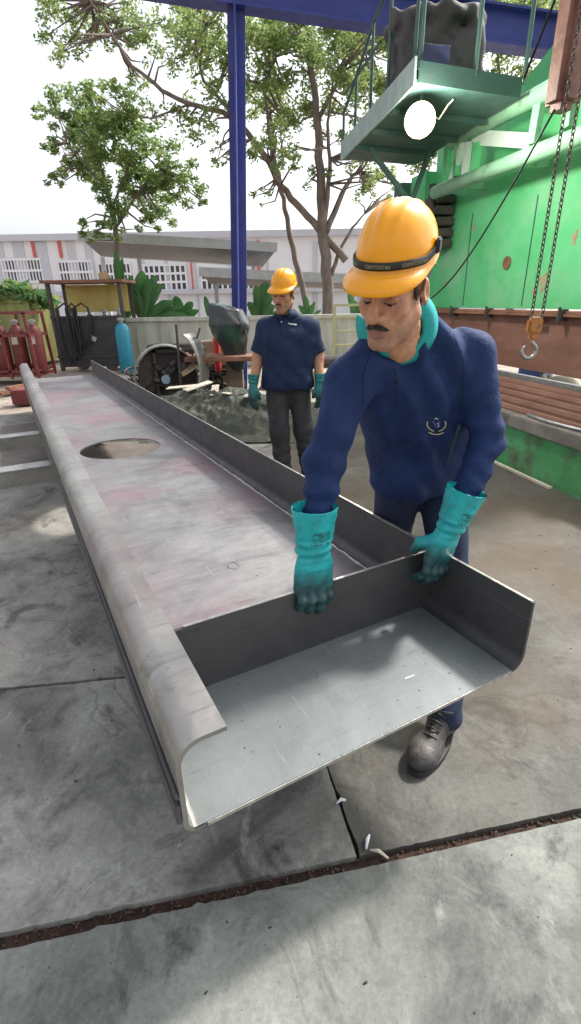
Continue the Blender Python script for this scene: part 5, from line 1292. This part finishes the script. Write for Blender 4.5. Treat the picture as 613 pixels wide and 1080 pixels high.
def limb(b, pts, r0, r1, seg=8):
    n = len(pts); P = []
    # subdivide with slight wobble
    for i in range(n-1):
        for k in range(4):
            t = k/4; p = pts[i].lerp(pts[i+1], t)
            if i or k: p = p+Vector((wr(.04), wr(.04), wr(.02)))*min(1, r0*6)
            P.append(p)
    P.append(pts[-1]); m = len(P); b.tube(P, [r0+(r1-r0)*(i/(m-1)) for i in range(m)], seg)
    return P
def tree(loc, label, limbs, clumps, Y, leaf, mats, seed, dens=1.0, group=None, twigs=2):
    rg = np.random.default_rng(seed)
    t = empty('tree', loc, label, 'tree', group); b = MB(); ends = []
    for pix, r0, r1, dy in limbs:
        pts = [at(px, py, Y+dy*i/(len(pix)-1)) for i, (px, py) in enumerate(pix)]
        if pix[0][1] > 325: pts[0].z = -.05
        P = limb(b, pts, r0, r1); ends += P
    C = []; Rr = []; N = []
    for (px, py, rp, dens_) in clumps:
        c0 = at(px, py, Y+rg.normal()*1.0); pm = rp/F*Y*1.05
        # split each clump in small uneven sub-clumps
        k = max(5, int(rp/2.2))
        for j in range(k):
            u = rg.normal(size=3); u /= np.linalg.norm(u); c = np.array(c0)+u*pm*(.25+.65*rg.random()); r = pm*(.18+.22*rg.random())
            C.append(c); Rr.append(r); N.append(int(dens*dens_*130*(r/leaf/4)**1.7)+8)
            # twig from nearest limb point
            e = min(ends, key=lambda q: (q-Vector(c)).length)
            if rg.random() < .7: b.tube([e, e.lerp(Vector(c), .5)+Vector((wr(.15), wr(.15), wr(.15))), Vector(c)], [.03, .02, .007], 5)
    b.build('trunk', BARK, t, smooth=True)
    V, Fq = leaves(C, Rr, N, leaf, rg)
    mi = (rg.random(len(Fq)) < .4).astype(np.int32)
    mesh_raw('crown', V, Fq, mats, t, mi)
    return t, len(Fq)
NL = []
p = at(124, 330, 17); 
t, n = tree((p.x, 17, 0), 'small round dark green tree behind the cylinder rack', [([(127, 345), (125, 290), (122, 240), (112, 195), (100, 150)], .11, .035, 0), ([(122, 240), (145, 205), (165, 175)], .05, .015, .6), ([(112, 195), (88, 175), (70, 150)], .04, .012, -.6), ([(118, 220), (138, 170), (140, 125)], .04, .012, .4)],
 [(70, 125, 26, 1), (100, 112, 28, 1), (125, 125, 26, 1), (85, 155, 28, 1), (115, 160, 30, 1), (150, 175, 28, 1), (180, 185, 26, 1), (200, 195, 20, .9), (140, 205, 28, 1), (170, 212, 24, 1), (110, 215, 20, .9), (95, 240, 16, .9), (120, 245, 12, .7), (60, 190, 14, .7), (45, 118, 14, .8), (215, 215, 10, .7), (150, 140, 18, .8), (155, 235, 12, .8), (65, 165, 16, .8)], 17, .062, [LEAF1, LEAF2], 11, .85); NL.append(n)
# big tree, sparse high crown
cl = [(55, 25, 26, .7), (85, 45, 16, .6), (120, 10, 30, .6), (150, 30, 26, .6), (185, 15, 34, .6), (215, 45, 30, .6), (190, 75, 26, .5), (225, 100, 22, .5), (150, 85, 18, .4), (165, 120, 18, .5), (205, 135, 22, .6), (225, 165, 16, .5), (65, 60, 12, .6), (95, 20, 20, .6), (205, 20, 30, .7),
      (275, 40, 30, .9), (300, 70, 34, 1), (330, 40, 34, 1), (360, 65, 32, 1), (385, 40, 34, 1), (290, 110, 28, .9), (320, 120, 24, .7), (355, 110, 28, .9), (395, 100, 32, 1), (410, 70, 26, 1), (280, 150, 22, .7), (305, 165, 18, .6), (335, 185, 16, .5), (375, 155, 24, .8), (385, 195, 20, .7), (405, 205, 16, .7), (400, 175, 20, .8), (270, 80, 26, .8), (250, 15, 30, .7), (345, 15, 34, 1), (295, 20, 30, .8), (275, 205, 12, .6), (420, 190, 12, .7), (235, 60, 26, .7), (420, 20, 30, 1)]
p = at(345, 345, 15)
t, n = tree((p.x, 15, 0), 'tall slender tree with thin forking grey trunks behind the far worker', [([(346, 350), (345, 300), (341, 240), (337, 180), (334, 120), (328, 60), (320, 10)], .18, .05, 0),
  ([(365, 275), (340, 245), (318, 222), (296, 195), (280, 165), (262, 140), (235, 118), (200, 110), (170, 95), (140, 70), (110, 25), (95, 0)], .10, .025, 0),
  ([(344, 245), (360, 205), (372, 185), (380, 182)], .09, .03, .5), ([(342, 235), (348, 180), (346, 130), (352, 80)], .07, .02, -.5), ([(350, 290), (358, 265), (372, 240), (385, 225)], .06, .02, .5),
  ([(296, 195), (285, 150), (280, 100), (290, 60)], .06, .015, .5), ([(334, 130), (365, 70), (380, 40)], .06, .015, 0), ([(337, 160), (315, 155), (298, 165)], .025, .01, 0), ([(262, 140), (215, 85), (205, 50), (215, 10)], .05, .012, 0), ([(200, 110), (160, 125), (140, 120)], .03, .01, 0)],
  cl, 15, .05, [LEAF2, LEAF1], 12, .55); NL.append(n)
p = at(318, 340, 16.5)
t, n = tree((p.x, 16.5, 0), 'thin leaning bare tree trunk just left of the tall tree', [([(333, 350), (318, 300), (306, 250), (299, 210), (292, 180), (285, 120)], .10, .04, 0)], [(285, 110, 22, .7), (262, 95, 20, .6), (300, 130, 14, .5)], 16.5, .055, [LEAF2, LEAF1], 13, .8); NL.append(n)
# pale trees behind the beam on the right
p = at(540, 330, 24)
t, n = tree((p.x, 24, 0), 'pale green tree seen through the gap above the machine', [([(540, 345), (535, 250), (530, 150), (525, 60)], .2, .06, 0), ([(530, 160), (565, 90), (590, 20)], .1, .03, 0), ([(532, 150), (500, 80), (480, 20)], .1, .03, 0)],
 [(480, 30, 30, .7), (520, 20, 34, .6), (560, 15, 34, .6), (590, 10, 30, .6), (530, 80, 30, .5), (560, 95, 26, .5), (500, 90, 26, .5), (460, 60, 26, .8), (450, 20, 30, .8), (440, 110, 26, .8), (440, 160, 22, .7)], 24, .085, [LEAF2, LEAF1], 14, .8); NL.append(n)
print('leaves', NL)
# banana plants
def banana(px, py, Y, fr, label, seed, cat='banana plant'):
    fr = [(a_, b_, c_*.62) for a_, b_, c_ in fr]+[(a_+7, b_+9, c_*.5) for a_, b_, c_ in fr]
    rg = random.Random(seed); base = at(px, py, Y); t = empty('banana_plant', (base.x, Y, 0), label, cat, 'banana plants behind the planter wall')
    base.z = .9
    b = MB(); b.tube([(base.x, Y, 0), base], [.1, .05], 8); b.build('stem', LEAF3, t)
    for (tx, ty, w) in fr:
        e = at(tx, ty, Y+rg.uniform(-.4, .3)); n = 12; pts = []
        for k in range(n+1):
            k_ = k/n; q = base.lerp(e, k_); q.z += .25*math.sin(PI*k_)*(e-base).length*.5; pts.append(q)
        b = MB(); rows = []; side = (e-base).cross(Vector((rg.uniform(-.3, .3), 1, rg.uniform(-.3, .3)))).normalized()
        for k, q in enumerate(pts):
            k_ = k/n; wd = w*math.sin(PI*min(1, max(0, (k_-.12)/.88)))**.6 if k_ > .12 else .012
            wd *= rg.uniform(.86, 1.06); up_v = Vector((0, -.35, .25))*wd
            rows.append([b.bm.verts.new(q-side*wd+up_v*.5), b.bm.verts.new(q), b.bm.verts.new(q+side*wd+up_v*.5)])
        for k in range(n):
            for j in range(2): b.bm.faces.new((rows[k][j], rows[k][j+1], rows[k+1][j+1], rows[k+1][j]))
        o = b.build('leaf', LEAF3, t, smooth=True); m = o.modifiers.new('s', 'SOLIDIFY'); m.thickness = .006
banana(128, 325, 14.3, [(122, 262, .16), (140, 290, .2), (110, 285, .14), (152, 300, .16), (118, 300, .1)], 'banana plant with one tall upright leaf behind the rack', 1)
banana(150, 335, 14.0, [(135, 295, .28), (165, 290, .26), (185, 318, .2), (150, 285, .3), (172, 330, .2), (195, 325, .16), (140, 310, .22)], 'broad leaved dark banana plant right of the cylinder rack', 2)
banana(192, 335, 14.4, [(185, 312, .22), (203, 318, .2), (178, 325, .2)], 'low banana plant between rack and blue post', 3)
banana(222, 336, 14.2, [(216, 312, .13), (228, 322, .10)], 'small light green banana plant left of the blue post', 4)
banana(272, 336, 14.2, [(282, 297, .30), (270, 300, .16), (290, 322, .22), (262, 318, .18)], 'banana plant with big bright leaf beside the far worker', 5)
banana(326, 338, 14.2, [(322, 312, .12), (332, 318, .10), (315, 322, .12)], 'small banana plant right of the far worker\'s helmet', 6)
banana(374, 340, 14.2, [(368, 308, .16), (385, 318, .22), (378, 325, .24), (392, 312, .2)], 'banana plant between tall trunk and front worker', 7)
rg = np.random.default_rng(5)
p = at(20, 312, 13.6); C = [np.array(at(x, y, 13.8)) for x, y in [(5, 312), (18, 306), (30, 312), (42, 316), (-8, 308), (-20, 312)]]
V, Fq = leaves(C, [.42]*6, [130]*6, .16, rg, .5); t = mesh_raw('leafy_shrub', V, Fq, [LEAF3, LEAF2], None, (rg.random(len(Fq)) < .5).astype(np.int32)); tag(t, 'low leafy shrub spilling over the mossy container', 'shrub')
# ================================================================== LIGHT, WORLD
SUN = Vector((.53, .40, .75)).normalized()
elev = math.asin(SUN.z); az = math.atan2(SUN.x, SUN.y)
w = bpy.data.worlds.new('World'); scene.world = w; w.use_nodes = True; nt = w.node_tree
sky = nt.nodes.new('ShaderNodeTexSky'); sky.sky_type = 'NISHITA'; sky.sun_disc = False; sky.sun_elevation = elev; sky.sun_rotation = az
sky.dust_density = 4; sky.air_density = 1.0; sky.ozone_density = 1
hs_ = nt.nodes.new('ShaderNodeHueSaturation'); hs_.inputs['Saturation'].default_value = .28; hs_.inputs['Value'].default_value = 1
nt.links.new(sky.outputs[0], hs_.inputs['Color']); nt.links.new(hs_.outputs[0], nt.nodes['Background'].inputs[0]); nt.nodes['Background'].inputs[1].default_value = .15
sd = bpy.data.lights.new('sun', 'SUN'); sd.energy = 2.5; sd.angle = R(5); sd.color = (1, .96, .9)
so = bpy.data.objects.new('sun', sd); COL.objects.link(so); so.rotation_euler = SUN.to_track_quat('Z', 'Y').to_euler(); so.location = (5, 5, 20)
vs = scene.view_settings; vs.view_transform = 'Standard'; vs.look = 'None'; vs.exposure = 1.0; vs.gamma = 1
scene.render.engine = 'CYCLES'; scene.cycles.max_bounces = 6
try: scene.cycles.use_denoising = True
except Exception: pass
